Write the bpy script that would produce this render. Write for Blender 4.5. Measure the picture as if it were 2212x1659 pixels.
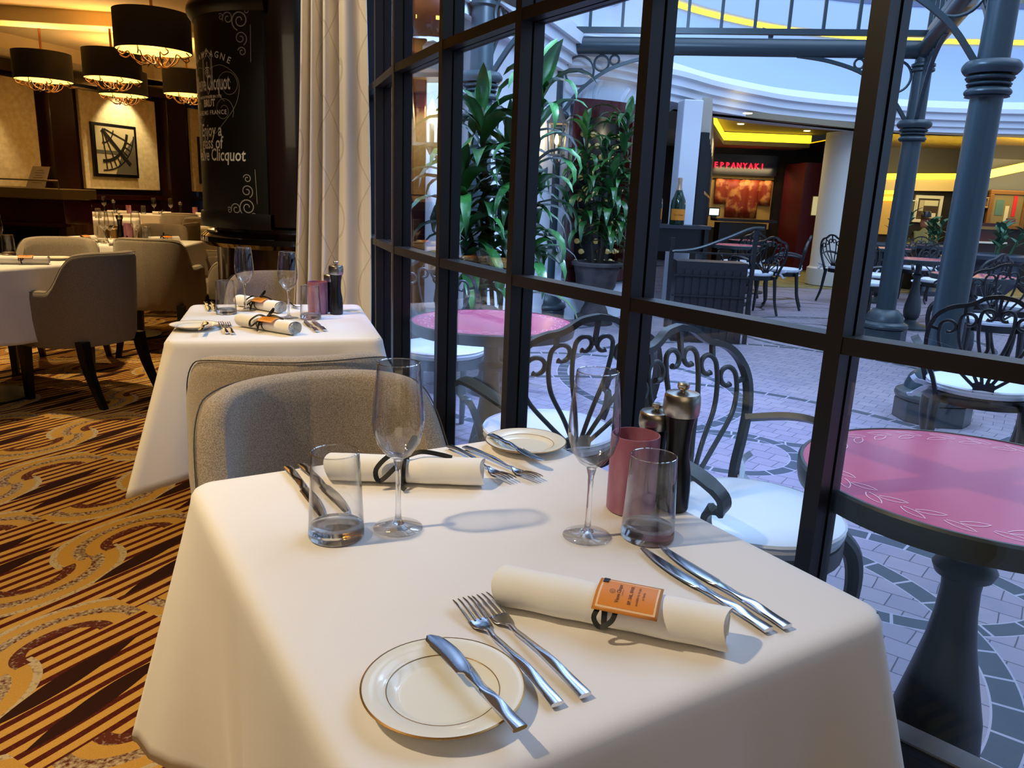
import bpy, bmesh, math, random
from mathutils import Vector, Matrix
random.seed(7)
PI = math.pi
sc = bpy.context.scene
for o in list(bpy.data.objects):
    bpy.data.objects.remove(o)
COL = sc.collection

# ------------------------------------------------------------------ camera
FPX, CX, CY = 1655.0, 1106.0, 829.5
EYE = 1.21
_d = Vector((833 - CX, 7620 - CY, FPX)).normalized()        # straight down, in camera axes (x right, y down, z forward)
_up = -_d
_fw = (Vector((0, 0, 1)) - Vector((0, 0, 1)).dot(_up) * _up).normalized()
_rt = _fw.cross(_up)
if _rt.x < 0: _rt = -_rt
RM = Matrix((_rt, _fw, _up))                                 # world = RM @ camera
def ray(x, y): return RM @ Vector((x - CX, y - CY, FPX))
def at(x, y, z=0.0):                                         # point on the horizontal plane of height z
    r = ray(x, y); return r * ((z - EYE) / r.z) + Vector((0, 0, EYE))
def atY(x, y, Y):                                            # point on the upright plane y = Y
    r = ray(x, y); return r * (Y / r.y) + Vector((0, 0, EYE))
def atW(x, y, p, q):                                         # point on the upright plane through p and q
    r = ray(x, y); n = Vector((q[1] - p[1], p[0] - q[0], 0)); k = n.dot(Vector((p[0], p[1], 0))) / n.dot(r)
    return r * k + Vector((0, 0, EYE))
cam = bpy.data.cameras.new('camera'); camo = bpy.data.objects.new('camera', cam); COL.objects.link(camo)
cam.sensor_fit = 'HORIZONTAL'; cam.sensor_width = 36.0; cam.lens = 36.0 * FPX / 2212.0
cam.clip_start = 0.02; cam.clip_end = 200
R3 = Matrix((RM @ Vector((1, 0, 0)), RM @ Vector((0, -1, 0)), RM @ Vector((0, 0, -1)))).transposed()
camo.matrix_world = Matrix.Translation((0, 0, EYE)) @ R3.to_4x4()
sc.camera = camo

# ------------------------------------------------------------------ light and exposure
sc.view_settings.view_transform = 'Standard'
sc.view_settings.look = 'None'
sc.view_settings.gamma = 1.0
sc.view_settings.use_curve_mapping = False
sc.view_settings.exposure = 0.22
sc.cycles.use_denoising = True
sc.cycles.caustics_reflective = False
sc.cycles.caustics_refractive = False
sc.cycles.sample_clamp_indirect = 4.0
sc.cycles.max_bounces = 9
sc.cycles.transparent_max_bounces = 24
sc.cycles.blur_glossy = 0.5
w = bpy.data.worlds.new('world'); sc.world = w; w.use_nodes = True
w.node_tree.nodes['Background'].inputs[0].default_value = (0.36, 0.54, 0.86, 1)
w.node_tree.nodes['Background'].inputs[1].default_value = 0.9
def light(kind, name, loc, energy, color, size=0.1, to=None, size_y=None, spot=60, blend=0.5):
    l = bpy.data.lights.new(name, kind); l.energy = energy; l.color = color
    o = bpy.data.objects.new(name, l); COL.objects.link(o); o.location = loc
    if kind == 'AREA':
        l.size = size
        if size_y: l.shape = 'RECTANGLE'; l.size_y = size_y
    else: l.shadow_soft_size = size
    if kind == 'SPOT': l.spot_size = math.radians(spot); l.spot_blend = blend
    if to is not None: o.rotation_euler = (Vector(to) - Vector(loc)).to_track_quat('-Z', 'Y').to_euler()
    return o
WARM = (1.0, 0.72, 0.34); WARM2 = (1.0, 0.80, 0.52); COOL = (0.50, 0.69, 1.0)
# the atrium skylight, high above the paving
light('AREA', 'skylight', (4.5, 6.5, 8.0), 1000, COOL, 11, (4.5, 6.5, 0), 11)
light('AREA', 'upper_deck_light', (4.0, 5.5, 5.6), 40, (0.62, 0.74, 1.0), 4, (4.5, 13, 3.0), 3)
# blue theatre spots of the atrium, on the plants and the paving in front of them
light('SPOT', 'blue_spot', (1.2, 2.4, 4.6), 850, (0.30, 0.36, 1.0), 0.12, (0.3, 4.2, 0), spot=50, blend=0.7)
light('AREA', 'plant_light', (0.9, 4.0, 3.3), 120, (0.35, 0.6, 1.0), 0.9, (0.1, 5.4, 1.2))
light('SPOT', 'plant_spot', (1.3, 3.4, 4.4), 700, (0.45, 0.65, 1.0), 0.08, (0.1, 5.2, 1.2), spot=50, blend=0.6)
# the restaurant's ceiling downlights, and an added spot for the curtain
light('SPOT', 'warm_spot', (-1.55, 0.55, 2.84), 130, WARM2, 0.05, (-0.2, 1.0, 0.75), spot=75, blend=0.8)
light('SPOT', 'warm_spot', (-1.9, 1.9, 2.84), 130, WARM, 0.05, (-1.2, 2.3, 0.3), spot=80, blend=0.8)
light('SPOT', 'warm_spot', (-3.0, 4.6, 2.84), 240, WARM, 0.05, (-3.0, 4.9, 0), spot=85, blend=0.7)
light('SPOT', 'warm_spot', (-1.6, 0.6, 2.84), 60, WARM, 0.05, (-1.5, 1.6, 0), spot=80, blend=0.7)
light('SPOT', 'warm_spot', (-4.2, 6.2, 2.84), 110, WARM, 0.05, (-3.6, 6.2, 0), spot=90, blend=0.7)
light('SPOT', 'warm_spot', (-4.6, 9.6, 2.84), 170, WARM, 0.05, (-4.8, 9.8, 0), spot=95, blend=0.7)
light('SPOT', 'warm_spot', (-5.2, 12.6, 2.84), 170, WARM, 0.05, (-5.4, 12.2, 0), spot=95, blend=0.7)
light('SPOT', 'warm_spot', (-1.7, 2.5, 2.84), 70, WARM2, 0.05, (-0.95, 3.5, 1.4), spot=60, blend=0.7)  # extra spot added to warm the curtain, not a fixture of the room
light('AREA', 'room_glow', (0.2, -1.6, 2.6), 12, WARM2, 2.0, (-0.6, 2.0, 0.4))

# ------------------------------------------------------------------ materials
def lin(h):
    if isinstance(h, str):
        h = h.lstrip('#'); h = [int(h[i:i + 2], 16) / 255 for i in (0, 2, 4)]
        return tuple((c / 12.92 if c <= .04045 else ((c + .055) / 1.055) ** 2.4) for c in h) + (1,)
    return tuple(h) + ((1,) if len(h) == 3 else ())
MATS = {}
def mat(name, color='#888888', rough=0.5, metal=0.0, spec=0.5, emit=None, es=1.0, coat=0.0, trans=0.0, noise=None, bump=None, sub=0.0, sheen=0.0, aniso=0.0):
    if name in MATS: return MATS[name]
    m = bpy.data.materials.new(name); m.use_nodes = True; nt = m.node_tree; b = nt.nodes['Principled BSDF']
    b.inputs['Base Color'].default_value = lin(color); b.inputs['Roughness'].default_value = rough
    b.inputs['Metallic'].default_value = metal; b.inputs['Specular IOR Level'].default_value = spec
    b.inputs['Coat Weight'].default_value = coat; b.inputs['Transmission Weight'].default_value = trans
    b.inputs['Subsurface Weight'].default_value = sub; b.inputs['Sheen Weight'].default_value = sheen
    b.inputs['Anisotropic'].default_value = aniso
    if emit: b.inputs['Emission Color'].default_value = lin(emit); b.inputs['Emission Strength'].default_value = es
    if noise:      # (scale, second colour, contrast low, contrast high[, stretch])
        tc = nt.nodes.new('ShaderNodeTexCoord'); mp = nt.nodes.new('ShaderNodeMapping'); n = nt.nodes.new('ShaderNodeTexNoise')
        if len(noise) > 4: mp.inputs['Scale'].default_value = noise[4]
        nt.links.new(tc.outputs['Object'], mp.inputs[0]); nt.links.new(mp.outputs[0], n.inputs['Vector'])
        n.inputs['Scale'].default_value = noise[0]; n.inputs['Detail'].default_value = 4
        r = nt.nodes.new('ShaderNodeMapRange'); r.inputs[1].default_value = noise[2]; r.inputs[2].default_value = noise[3]
        nt.links.new(n.outputs[0], r.inputs[0])
        x = nt.nodes.new('ShaderNodeMix'); x.data_type = 'RGBA'
        x.inputs[6].default_value = lin(color); x.inputs[7].default_value = lin(noise[1])
        nt.links.new(r.outputs[0], x.inputs[0]); nt.links.new(x.outputs[2], b.inputs['Base Color'])
    if bump:       # (scale, strength, distance)
        tc = nt.nodes.new('ShaderNodeTexCoord'); n = nt.nodes.new('ShaderNodeTexNoise'); bp = nt.nodes.new('ShaderNodeBump')
        n.inputs['Scale'].default_value = bump[0]; n.inputs['Detail'].default_value = 3
        bp.inputs['Strength'].default_value = bump[1]; bp.inputs['Distance'].default_value = bump[2]
        nt.links.new(tc.outputs['Object'], n.inputs['Vector']); nt.links.new(n.outputs[0], bp.inputs['Height']); nt.links.new(bp.outputs[0], b.inputs['Normal'])
    MATS[name] = m; return m
class NB:                                                     # a small writer of math node trees
    def __init__(s, m): s.t = m.node_tree
    def v(s, x, sock):
        if isinstance(x, (int, float)): sock.default_value = x
        else: s.t.links.new(x, sock)
    def m(s, op, a, b=0.0, c=0.0):
        n = s.t.nodes.new('ShaderNodeMath'); n.operation = op
        s.v(a, n.inputs[0]); s.v(b, n.inputs[1]); s.v(c, n.inputs[2]); return n.outputs[0]
    def mix(s, f, a, b):
        n = s.t.nodes.new('ShaderNodeMix'); n.data_type = 'RGBA'; s.v(f, n.inputs[0])
        for k, x in ((6, a), (7, b)):
            if isinstance(x, (tuple, str)): n.inputs[k].default_value = lin(x)
            else: s.t.links.new(x, n.inputs[k])
        return n.outputs[2]
    def xyz(s, kind='Object'):
        tc = s.t.nodes.new('ShaderNodeTexCoord'); sp = s.t.nodes.new('ShaderNodeSeparateXYZ')
        s.t.links.new(tc.outputs[kind], sp.inputs[0]); return sp.outputs[0], sp.outputs[1], sp.outputs[2], tc.outputs[kind]
    def noise(s, vec, scale, detail=2):
        n = s.t.nodes.new('ShaderNodeTexNoise'); n.inputs['Scale'].default_value = scale; n.inputs['Detail'].default_value = detail
        s.t.links.new(vec, n.inputs['Vector']); return n.outputs[0]
    def bsdf(s): return s.t.nodes['Principled BSDF']

def thin_glass(name, tint=(1, 1, 1), refl=1.0, dark=0.0):
    if name in MATS: return MATS[name]
    m = bpy.data.materials.new(name); m.use_nodes = True; t = m.node_tree; t.nodes.clear(); n = NB(m)
    out = t.nodes.new('ShaderNodeOutputMaterial'); mx = t.nodes.new('ShaderNodeMixShader')
    tr = t.nodes.new('ShaderNodeBsdfTransparent'); gl = t.nodes.new('ShaderNodeBsdfGlossy'); gl.inputs['Roughness'].default_value = 0.0
    lw = t.nodes.new('ShaderNodeLayerWeight'); lw.inputs[0].default_value = 0.5; f = lw.outputs[1]     # 1 - |cos|, the same from both sides
    sch = n.m('MULTIPLY', n.m('ADD', 0.04, n.m('MULTIPLY', 0.75, n.m('POWER', f, 3.2))), refl)
    tr.inputs[0].default_value = tuple(tint) + (1,)
    if dark:
        c = n.mix(n.m('POWER', f, 3.5), tuple(tint), (1 - dark,) * 3); t.links.new(c, tr.inputs[0])
    t.links.new(sch, mx.inputs[0]); t.links.new(tr.outputs[0], mx.inputs[1]); t.links.new(gl.outputs[0], mx.inputs[2]); t.links.new(mx.outputs[0], out.inputs[0])
    MATS[name] = m; return m
M_PANE = thin_glass('window_glass', (0.97, 0.985, 1.0), 0.75)
M_BOWL = thin_glass('drinking_glass', (0.985, 0.985, 0.985), 1.3, 0.5)
M_SOLID = mat('solid_glass', '#ffffff', 0.0, trans=1.0)
_t = M_SOLID.node_tree; _m = _t.nodes.new('ShaderNodeMixShader'); _x = _t.nodes.new('ShaderNodeBsdfTransparent'); _m.inputs[0].default_value = 0.2; _o = _t.nodes['Material Output']
_t.links.new(_t.nodes['Principled BSDF'].outputs[0], _m.inputs[1]); _t.links.new(_x.outputs[0], _m.inputs[2]); _t.links.new(_m.outputs[0], _o.inputs[0])
M_RIM_GLINT = thin_glass('rim_glint', (1, 1, 1), 7.0)  # reflection raised well above plain glass, to put a bright glint on the lips
M_CLOTH = mat('table_linen', '#ebe6e2', 0.9, spec=0.2, sheen=0.2, bump=(900, 0.15, 0.0006))
M_NAPKIN = mat('napkin_linen', '#f4f0e8', 0.9, spec=0.2, bump=(700, 0.2, 0.0006))
M_FABRIC = mat('woven_upholstery', '#75695c', 0.95, spec=0.2, sheen=0.25, noise=(520, '#a39686', 0.38, 0.62), bump=(520, 0.5, 0.002))
M_WELT = mat('dark_piping', '#3a3632', 0.8)
M_LEG = mat('black_wood', '#0c0a09', 0.35)
M_MAHOG = mat('dark_mahogany', '#2b0f0b', 0.16, coat=0.5, noise=(3, '#1c0907', 0.3, 0.7, (1, 1, 0.15)))
M_PANEL = mat('brown_wood_panel', '#30150c', 0.3, coat=0.2, noise=(3, '#1e0d08', 0.3, 0.7, (1, 1, 0.12)))
M_RED = mat('red_wood', '#4a1210', 0.25, coat=0.4, noise=(4, '#330c0b', 0.3, 0.7, (1, 1, 0.15)))
M_CREAM = mat('cream_wallpaper', '#d8c79c', 0.85, noise=(14, '#c4b184', 0.35, 0.65))
M_CEIL = mat('cream_ceiling', '#d9c8a0', 0.8)
M_FRAME = mat('window_frame_bronze', '#150e0b', 0.42, spec=0.4)
M_FRAMEO = mat('window_frame_outer', '#0a0b10', 0.42, spec=0.4)
M_IRON = mat('slate_cast_iron', '#2a3438', 0.38, spec=0.6)
M_BIRON = mat('black_cast_iron', '#101214', 0.35, spec=0.6)
M_SLATE = mat('slate_painted_steel', '#2f3d43', 0.35, spec=0.5)
M_CUSH = mat('white_vinyl', '#dfe5ee', 0.4, spec=0.5)
M_WHITE = mat('white_plaster', '#dfe4ee', 0.7)
M_STEEL = mat('polished_steel', '#d6d9e0', 0.17, metal=1.0)
M_BRUSH = mat('brushed_steel', '#b9b2a8', 0.28, metal=1.0, aniso=0.6)
M_BLACK = mat('black_satin', '#0b0b0c', 0.3)
M_CHINA = mat('ivory_china', '#ece8da', 0.12, spec=0.6)
M_GOLD = mat('gold_line', '#a8804a', 0.3, metal=0.8)
M_RIBBON = mat('black_satin_ribbon', '#0a0a0b', 0.45)
M_ORANGE = mat('orange_card', '#e0861a', 0.5)
M_CARDLINE = mat('pale_card_line', '#f3c592', 0.5)
M_INK = mat('brown_ink', '#6a3a08', 0.6)
M_CHALK = mat('white_chalk', '#f6f4ec', 0.8)
M_CHALK2 = mat('grey_chalk', '#a8a69d', 0.8)
M_BOARD = mat('black_board', '#0d0d0b', 0.42)
M_BRONZE = mat('bronze_scroll', '#6d4a2a', 0.3, metal=0.9)
M_SHADE = mat('black_drum_fabric', '#0c0a09', 0.8)
M_LINER = mat('glowing_liner', '#ffd27a', 0.7, emit='#ffc75a', es=2.2)
M_COVE = mat('yellow_cove_light', '#ffe24a', 0.6, emit='#ffdc20', es=3.0)
M_LEAF = mat('glossy_leaf', '#1f5326', 0.3, spec=0.8, coat=0.5, noise=(6, '#37762f', 0.4, 0.7))
M_LEAF2 = mat('pale_leaf', '#3f6b4c', 0.4, spec=0.5)
M_STEM = mat('cane_stem', '#3a3226', 0.8)
M_POT = mat('weathered_stone', '#4a4442', 0.85, noise=(8, '#35302f', 0.4, 0.6), bump=(30, 0.3, 0.01))
M_SOIL = mat('dark_soil', '#1c1611', 0.95)
M_SHINE = mat('warm_bulb', '#fff2c8', 0.5, emit='#ffdf8a', es=14.0)

def votive_mat():
    m = mat('pink_frosted_glass', '#a4647e', 0.35, spec=0.5, noise=(9, '#c795a4', 0.45, 0.7, (3, 3, 1)))
    b = m.node_tree.nodes['Principled BSDF']; b.inputs['Subsurface Weight'].default_value = 0.08
    b.inputs['Subsurface Radius'].default_value = (0.02, 0.01, 0.01); b.inputs['Transmission Weight'].default_value = 0.15
    return m
M_VOTIVE = votive_mat()

def carpet_mat():
    m = mat('patterned_carpet', '#b98a3e', 0.95, spec=0.1); n = NB(m); x, y, z, vec = n.xyz()
    ang = math.radians(62); ca, sa = math.cos(ang), math.sin(ang)
    u = n.m('ADD', n.m('MULTIPLY', x, ca), n.m('MULTIPLY', y, sa))        # along the stripes
    v = n.m('SUBTRACT', n.m('MULTIPLY', y, ca), n.m('MULTIPLY', x, sa))   # across them
    wob = n.m('MULTIPLY', n.m('SUBTRACT', n.noise(vec, 1.3, 1), 0.5), 0.05)
    v = n.m('ADD', v, wob)
    fine = n.noise(vec, 90, 3)
    rowH, LU = 0.42, 0.84
    row = n.m('FLOOR', n.m('DIVIDE', v, rowH))
    us = n.m('ADD', u, n.m('MULTIPLY', row, LU * 0.37))
    cu = n.m('SUBTRACT', n.m('MODULO', n.m('ADD', n.m('MODULO', us, LU), LU), LU), LU / 2)     # -.42..+.42
    cv = n.m('SUBTRACT', n.m('SUBTRACT', v, n.m('MULTIPLY', row, rowH)), rowH / 2)            # -.21..+.21
    # thin stripes
    st = n.m('GREATER_THAN', n.m('SINE', n.m('MULTIPLY', v, 2 * PI / 0.042)), 0.18)
    stripe_c = n.mix(n.m('GREATER_THAN', fine, 0.54), '#4e1a14', '#5b2018')
    col = n.mix(st, '#d0a04e', stripe_c)
    # dark lenses: |cv - c| < h * (1 - (cu/L)^2)
    def lens(cu0, cv0, L, h, cut):
        du = n.m('DIVIDE', n.m('SUBTRACT', cu, cu0), L); q = n.m('SUBTRACT', 1.0, n.m('MULTIPLY', du, du))
        dv = n.m('SUBTRACT', cv, n.m('ADD', cv0, n.m('MULTIPLY', du, 0.03)))
        return n.m('LESS_THAN', n.m('ABSOLUTE', dv), n.m('MULTIPLY', q, h))
    l = n.m('MAXIMUM', lens(0.12, -0.15, 0.21, 0.03, 0), lens(-0.2, 0.13, 0.2, 0.03, 0))
    # fans: rings round a centre, seen on one side of it
    def fan(cu0, cv0, R, flip):
        du = n.m('SUBTRACT', cu, cu0); dv = n.m('MULTIPLY', n.m('SUBTRACT', cv, cv0), 1.0)
        rr = n.m('SQRT', n.m('ADD', n.m('MULTIPLY', n.m('MULTIPLY', du, du), 0.42), n.m('MULTIPLY', dv, dv)))
        inside = n.m('MULTIPLY', n.m('MULTIPLY', n.m('LESS_THAN', rr, R), n.m('GREATER_THAN', rr, 0.06)), n.m('GREATER_THAN', n.m('MULTIPLY', dv, flip), -0.012))
        ring = n.m('GREATER_THAN', n.m('SINE', n.m('MULTIPLY', rr, 2 * PI / 0.058)), 0.1)
        speck = n.m('MINIMUM', n.m('MAXIMUM', n.m('MULTIPLY', n.m('SUBTRACT', n.m('ADD', fine, n.m('MULTIPLY', rr, 3.2)), 0.78), 3.5), 0.0), 1.0)
        return inside, ring, speck
    fb = n.mix(0.0, '#d0a04e', '#d0a04e')
    for (a, b, R, fl) in ((-0.17, 0.0, 0.19, -1), (0.2, 0.0, 0.19, 1)):
        ins, ring, speck = fan(a, b, R, fl)
        rc = n.mix(speck, '#5e2a1e', '#c9b48f')
        fc = n.mix(ring, '#c99a48', rc)
        col = n.mix(ins, col, fc)
    col = n.mix(l, col, '#2c1410')
    # broad worn golden bands
    band = n.m('GREATER_THAN', n.noise(vec, 0.9, 0), 0.56)
    pile = n.mix(n.m('MULTIPLY', n.noise(vec, 260, 2), 0.4), col, '#3a2010')
    t = m.node_tree; t.links.new(pile, n.bsdf().inputs['Base Color'])
    bp = t.nodes.new('ShaderNodeBump'); bp.inputs['Strength'].default_value = 0.4; bp.inputs['Distance'].default_value = 0.004
    t.links.new(n.noise(vec, 320, 2), bp.inputs['Height']); t.links.new(bp.outputs[0], n.bsdf().inputs['Normal'])
    return m
RINGS = [((1.89, 5.35), 1.53), ((0.66, 3.3), 1.99), ((1.12, 3.73), 0.33), ((0.95, 2.05), 0.82), ((1.42, 2.62), 0.54), ((0.55, 2.1), 0.84), ((0.3, 7.83), 0.55), ((0.4, 5.0), 1.1), ((3.4, 7.6), 1.2)]
def paving_mat():
    m = mat('stamped_paving', '#8d8494', 0.6, spec=0.4); n = NB(m); t = m.node_tree; x, y, z, vec = n.xyz()
    mp = t.nodes.new('ShaderNodeMapping'); mp.inputs['Rotation'].default_value = (0, 0, math.radians(38)); t.links.new(vec, mp.inputs[0])
    ad = t.nodes.new('ShaderNodeVectorMath'); ad.operation = 'ADD'
    nz = t.nodes.new('ShaderNodeTexNoise'); nz.inputs['Scale'].default_value = 1.2; t.links.new(vec, nz.inputs['Vector'])
    sc_ = t.nodes.new('ShaderNodeVectorMath'); sc_.operation = 'SCALE'; sc_.inputs['Scale'].default_value = 0.12; t.links.new(nz.outputs['Color'], sc_.inputs[0])
    t.links.new(mp.outputs[0], ad.inputs[0]); t.links.new(sc_.outputs[0], ad.inputs[1])
    br = t.nodes.new('ShaderNodeTexBrick'); br.inputs['Scale'].default_value = 1.0; br.inputs['Brick Width'].default_value = 0.115; br.inputs['Row Height'].default_value = 0.095
    br.inputs['Mortar Size'].default_value = 0.0022; br.inputs['Mortar Smooth'].default_value = 0.2
    br.inputs['Color1'].default_value = lin('#8f8590'); br.inputs['Color2'].default_value = lin('#827a88'); br.inputs['Mortar'].default_value = lin('#45424e')
    t.links.new(ad.outputs[0], br.inputs['Vector'])
    col = br.outputs['Color']
    for (cx, cy), R in RINGS:
        dx = n.m('SUBTRACT', x, cx); dy = n.m('SUBTRACT', y, cy)
        r = n.m('SQRT', n.m('ADD', n.m('MULTIPLY', dx, dx), n.m('MULTIPLY', dy, dy)))
        hw = 0.042 if R > 0.6 else 0.036
        dr = n.m('ABSOLUTE', n.m('SUBTRACT', r, R))
        a = n.m('ARCTAN2', dy, dx); k = round(2 * PI * R / 0.135)
        f = n.m('FRACT', n.m('ADD', n.m('MULTIPLY', a, k / (2 * PI)), 20.0))
        joint = n.m('MAXIMUM', n.m('LESS_THAN', f, 0.07), n.m('GREATER_THAN', dr, hw * 0.86))
        tile = n.mix(joint, '#3c444e', '#9c97a3')
        col = n.mix(n.m('LESS_THAN', dr, hw), col, tile)
    far = n.m('GREATER_THAN', y, 7.9)
    wave = n.m('LESS_THAN', n.m('ABSOLUTE', n.m('SINE', n.m('ADD', n.m('MULTIPLY', y, 5.2), n.m('MULTIPLY', n.noise(vec, 1.2, 1), 9.0)))), 0.14)
    col = n.mix(n.m('MULTIPLY', far, wave), col, '#3f3936')
    t.links.new(col, n.bsdf().inputs['Base Color'])
    bp = t.nodes.new('ShaderNodeBump'); bp.inputs['Strength'].default_value = 0.25; bp.inputs['Distance'].default_value = 0.01
    t.links.new(n.noise(vec, 22, 4), bp.inputs['Height']); t.links.new(bp.outputs[0], n.bsdf().inputs['Normal'])
    return m
def curtain_mat():
    m = mat('embroidered_curtain', '#e6dbcb', 0.85, spec=0.2, sheen=0.3); n = NB(m); x, y, z, vec = n.xyz('UV'); t = m.node_tree
    # u in metres along the cloth, v in metres up
    col = '#e6dbcb'; b = None
    for ph, off in ((0.0, 0.0), (PI, 0.0)):
        s = n.m('MULTIPLY', n.m('SINE', n.m('ADD', n.m('MULTIPLY', y, 2 * PI / 0.62), ph)), 0.085)
        f = n.m('FRACT', n.m('ADD', n.m('DIVIDE', n.m('ADD', x, s), 0.27), 10.0))
        l = n.m('LESS_THAN', n.m('ABSOLUTE', n.m('SUBTRACT', f, 0.5)), 0.016)
        b = l if b is None else n.m('MAXIMUM', b, l)
    c = n.mix(b, '#e9e0d4', '#d0c5b4')
    t.links.new(c, n.bsdf().inputs['Base Color'])
    n.bsdf().inputs['Transmission Weight'].default_value = 0.0
    return m
M_CARPET = carpet_mat(); M_PAVE = paving_mat(); M_CURT = curtain_mat()

# ------------------------------------------------------------------ mesh helpers
class MB:
    def __init__(s): s.v = []; s.f = []; s.mi = []; s.cur = 0; s.uv = None
    def add(s, vs, fs):
        k = len(s.v); s.v += [tuple(p) for p in vs]; s.f += [tuple(i + k for i in f) for f in fs]; s.mi += [s.cur] * len(fs); return s
    def xf(s, M, a=0):
        for i in range(a, len(s.v)): s.v[i] = tuple(M @ Vector(s.v[i]))
        return s
    def box(s, c, d, rz=0.0):
        x, y, z = (k / 2 for k in d); ca, sa = math.cos(rz), math.sin(rz)
        P = []
        for k in range(8):
            px = x if k & 1 else -x; py = y if k & 2 else -y; pz = z if k & 4 else -z
            P.append((c[0] + px * ca - py * sa, c[1] + px * sa + py * ca, c[2] + pz))
        return s.add(P, [(0, 2, 3, 1), (4, 5, 7, 6), (0, 1, 5, 4), (2, 6, 7, 3), (0, 4, 6, 2), (1, 3, 7, 5)])
    def bar(s, a, b, w, h, up=(0, 0, 1)):                     # a beam of width w and height h from a to b
        a = Vector(a); b = Vector(b); d = (b - a).normalized(); u = Vector(up)
        if abs(d.dot(u)) > 0.98: u = Vector((0, 1, 0))
        sd = d.cross(u).normalized(); u = sd.cross(d)
        P = [p + sd * i * w / 2 + u * j * h / 2 for p in (a, b) for i, j in ((-1, -1), (1, -1), (1, 1), (-1, 1))]
        return s.add(P, [(0, 3, 2, 1), (4, 5, 6, 7), (0, 1, 5, 4), (1, 2, 6, 5), (2, 3, 7, 6), (3, 0, 4, 7)])
    def lathe(s, prof, c=(0, 0, 0), n=32, a0=0.0, a1=2 * PI):
        full = abs(a1 - a0 - 2 * PI) < 1e-6; m = n if full else n + 1; P = []; F = []
        for r, z in prof:
            for k in range(m):
                a = a0 + (a1 - a0) * k / n; P.append((c[0] + r * math.cos(a), c[1] + r * math.sin(a), c[2] + z))
        for i in range(len(prof) - 1):
            for k in range(n):
                q = (k + 1) % m; F.append((i * m + k, i * m + q, (i + 1) * m + q, (i + 1) * m + k))
        return s.add(P, F)
    def tube(s, pts, r, n=8, cap=True, flat=None, closed=False):   # flat = (width, height) box section instead of a round one
        pts = [Vector(p) for p in pts]; N = len(pts); P = []; F = []
        rad = r if hasattr(r, '__len__') else [r] * N
        T = []
        for i in range(N):
            a = pts[i - 1] if (i or closed) else pts[0]; b = pts[(i + 1) % N] if (i < N - 1 or closed) else pts[-1]
            d = (b - a); T.append(d.normalized() if d.length > 1e-9 else Vector((0, 0, 1)))
        u = Vector((0, 0, 1)) if abs(T[0].z) < 0.9 else Vector((0, 1, 0))
        u = (u - T[0] * u.dot(T[0])).normalized()
        for i in range(N):
            u = (u - T[i] * u.dot(T[i])); u = u.normalized() if u.length > 1e-6 else T[i].orthogonal().normalized()
            w = T[i].cross(u)
            for k in range(n):
                a = 2 * PI * (k + (0.5 if n == 4 else 0)) / n
                P.append(pts[i] + (u * math.cos(a) + w * math.sin(a)) * rad[i])
        for i in range(N if closed else N - 1):
            j = (i + 1) % N
            for k in range(n): F.append((i * n + k, i * n + (k + 1) % n, j * n + (k + 1) % n, j * n + k))
        if cap and not closed: F.append(tuple(range(n - 1, -1, -1))); F.append(tuple((N - 1) * n + k for k in range(n)))
        return s.add(P, F)
    def ribbon(s, pts, wd, th, nrm):                           # flat strap: width wd in the surface whose normal is nrm(i), thickness th
        pts = [Vector(p) for p in pts]; N = len(pts); P = []; F = []
        for i in range(N):
            t = (pts[min(i + 1, N - 1)] - pts[max(i - 1, 0)]).normalized(); nn = Vector(nrm(i) if callable(nrm) else nrm)
            nn = (nn - t * nn.dot(t)).normalized(); b = t.cross(nn); w_ = wd[i] if hasattr(wd, '__len__') else wd
            for q, k in ((-1, -1), (1, -1), (1, 1), (-1, 1)): P.append(pts[i] + b * q * w_ / 2 + nn * k * th / 2)
        for i in range(N - 1):
            for k in range(4): F.append((i * 4 + k, i * 4 + (k + 1) % 4, (i + 1) * 4 + (k + 1) % 4, (i + 1) * 4 + k))
        F.append((3, 2, 1, 0)); F.append(tuple((N - 1) * 4 + k for k in range(4)))
        return s.add(P, F)
    def prism(s, poly, z0, z1):
        n = len(poly); P = [(x, y, z0) for x, y in poly] + [(x, y, z1) for x, y in poly]
        return s.add(P, [tuple(range(n - 1, -1, -1)), tuple(range(n, 2 * n))] + [(k, (k + 1) % n, n + (k + 1) % n, n + k) for k in range(n)])
    def grid(s, f, nu, nv, cu=False):
        P = [f(i / nu, j / nv) for j in range(nv + 1) for i in range(nu + 1)]
        F = [(j * (nu + 1) + i, j * (nu + 1) + i + 1, (j + 1) * (nu + 1) + i + 1, (j + 1) * (nu + 1) + i) for j in range(nv) for i in range(nu)]
        return s.add(P, F)
    def loft(s, secs, cap=True, closed=True):
        n = len(secs[0]); P = [p for q in secs for p in q]; F = []
        for i in range(len(secs) - 1):
            for k in range(n if closed else n - 1): F.append((i * n + k, i * n + (k + 1) % n, (i + 1) * n + (k + 1) % n, (i + 1) * n + k))
        if cap: F.append(tuple(range(n - 1, -1, -1))); F.append(tuple((len(secs) - 1) * n + k for k in range(n)))
        return s.add(P, F)
    def build(s, name, m, parent=None, smooth=35, bevel=0.0, seg=2, solid=0.0, subsurf=0):
        me = bpy.data.meshes.new(name); me.from_pydata(s.v, [], s.f)
        ms = m if isinstance(m, (list, tuple)) else [m]
        for q in ms: me.materials.append(q)
        if len(ms) > 1: me.polygons.foreach_set('material_index', s.mi)
        bm = bmesh.new(); bm.from_mesh(me); bmesh.ops.remove_doubles(bm, verts=bm.verts, dist=1e-6)
        bmesh.ops.recalc_face_normals(bm, faces=bm.faces)
        if s.uv:
            uvl = bm.loops.layers.uv.new('UV')
            for f in bm.faces:
                for lp in f.loops: lp[uvl].uv = s.uv(lp.vert.co)
        bm.to_mesh(me); bm.free()
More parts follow.
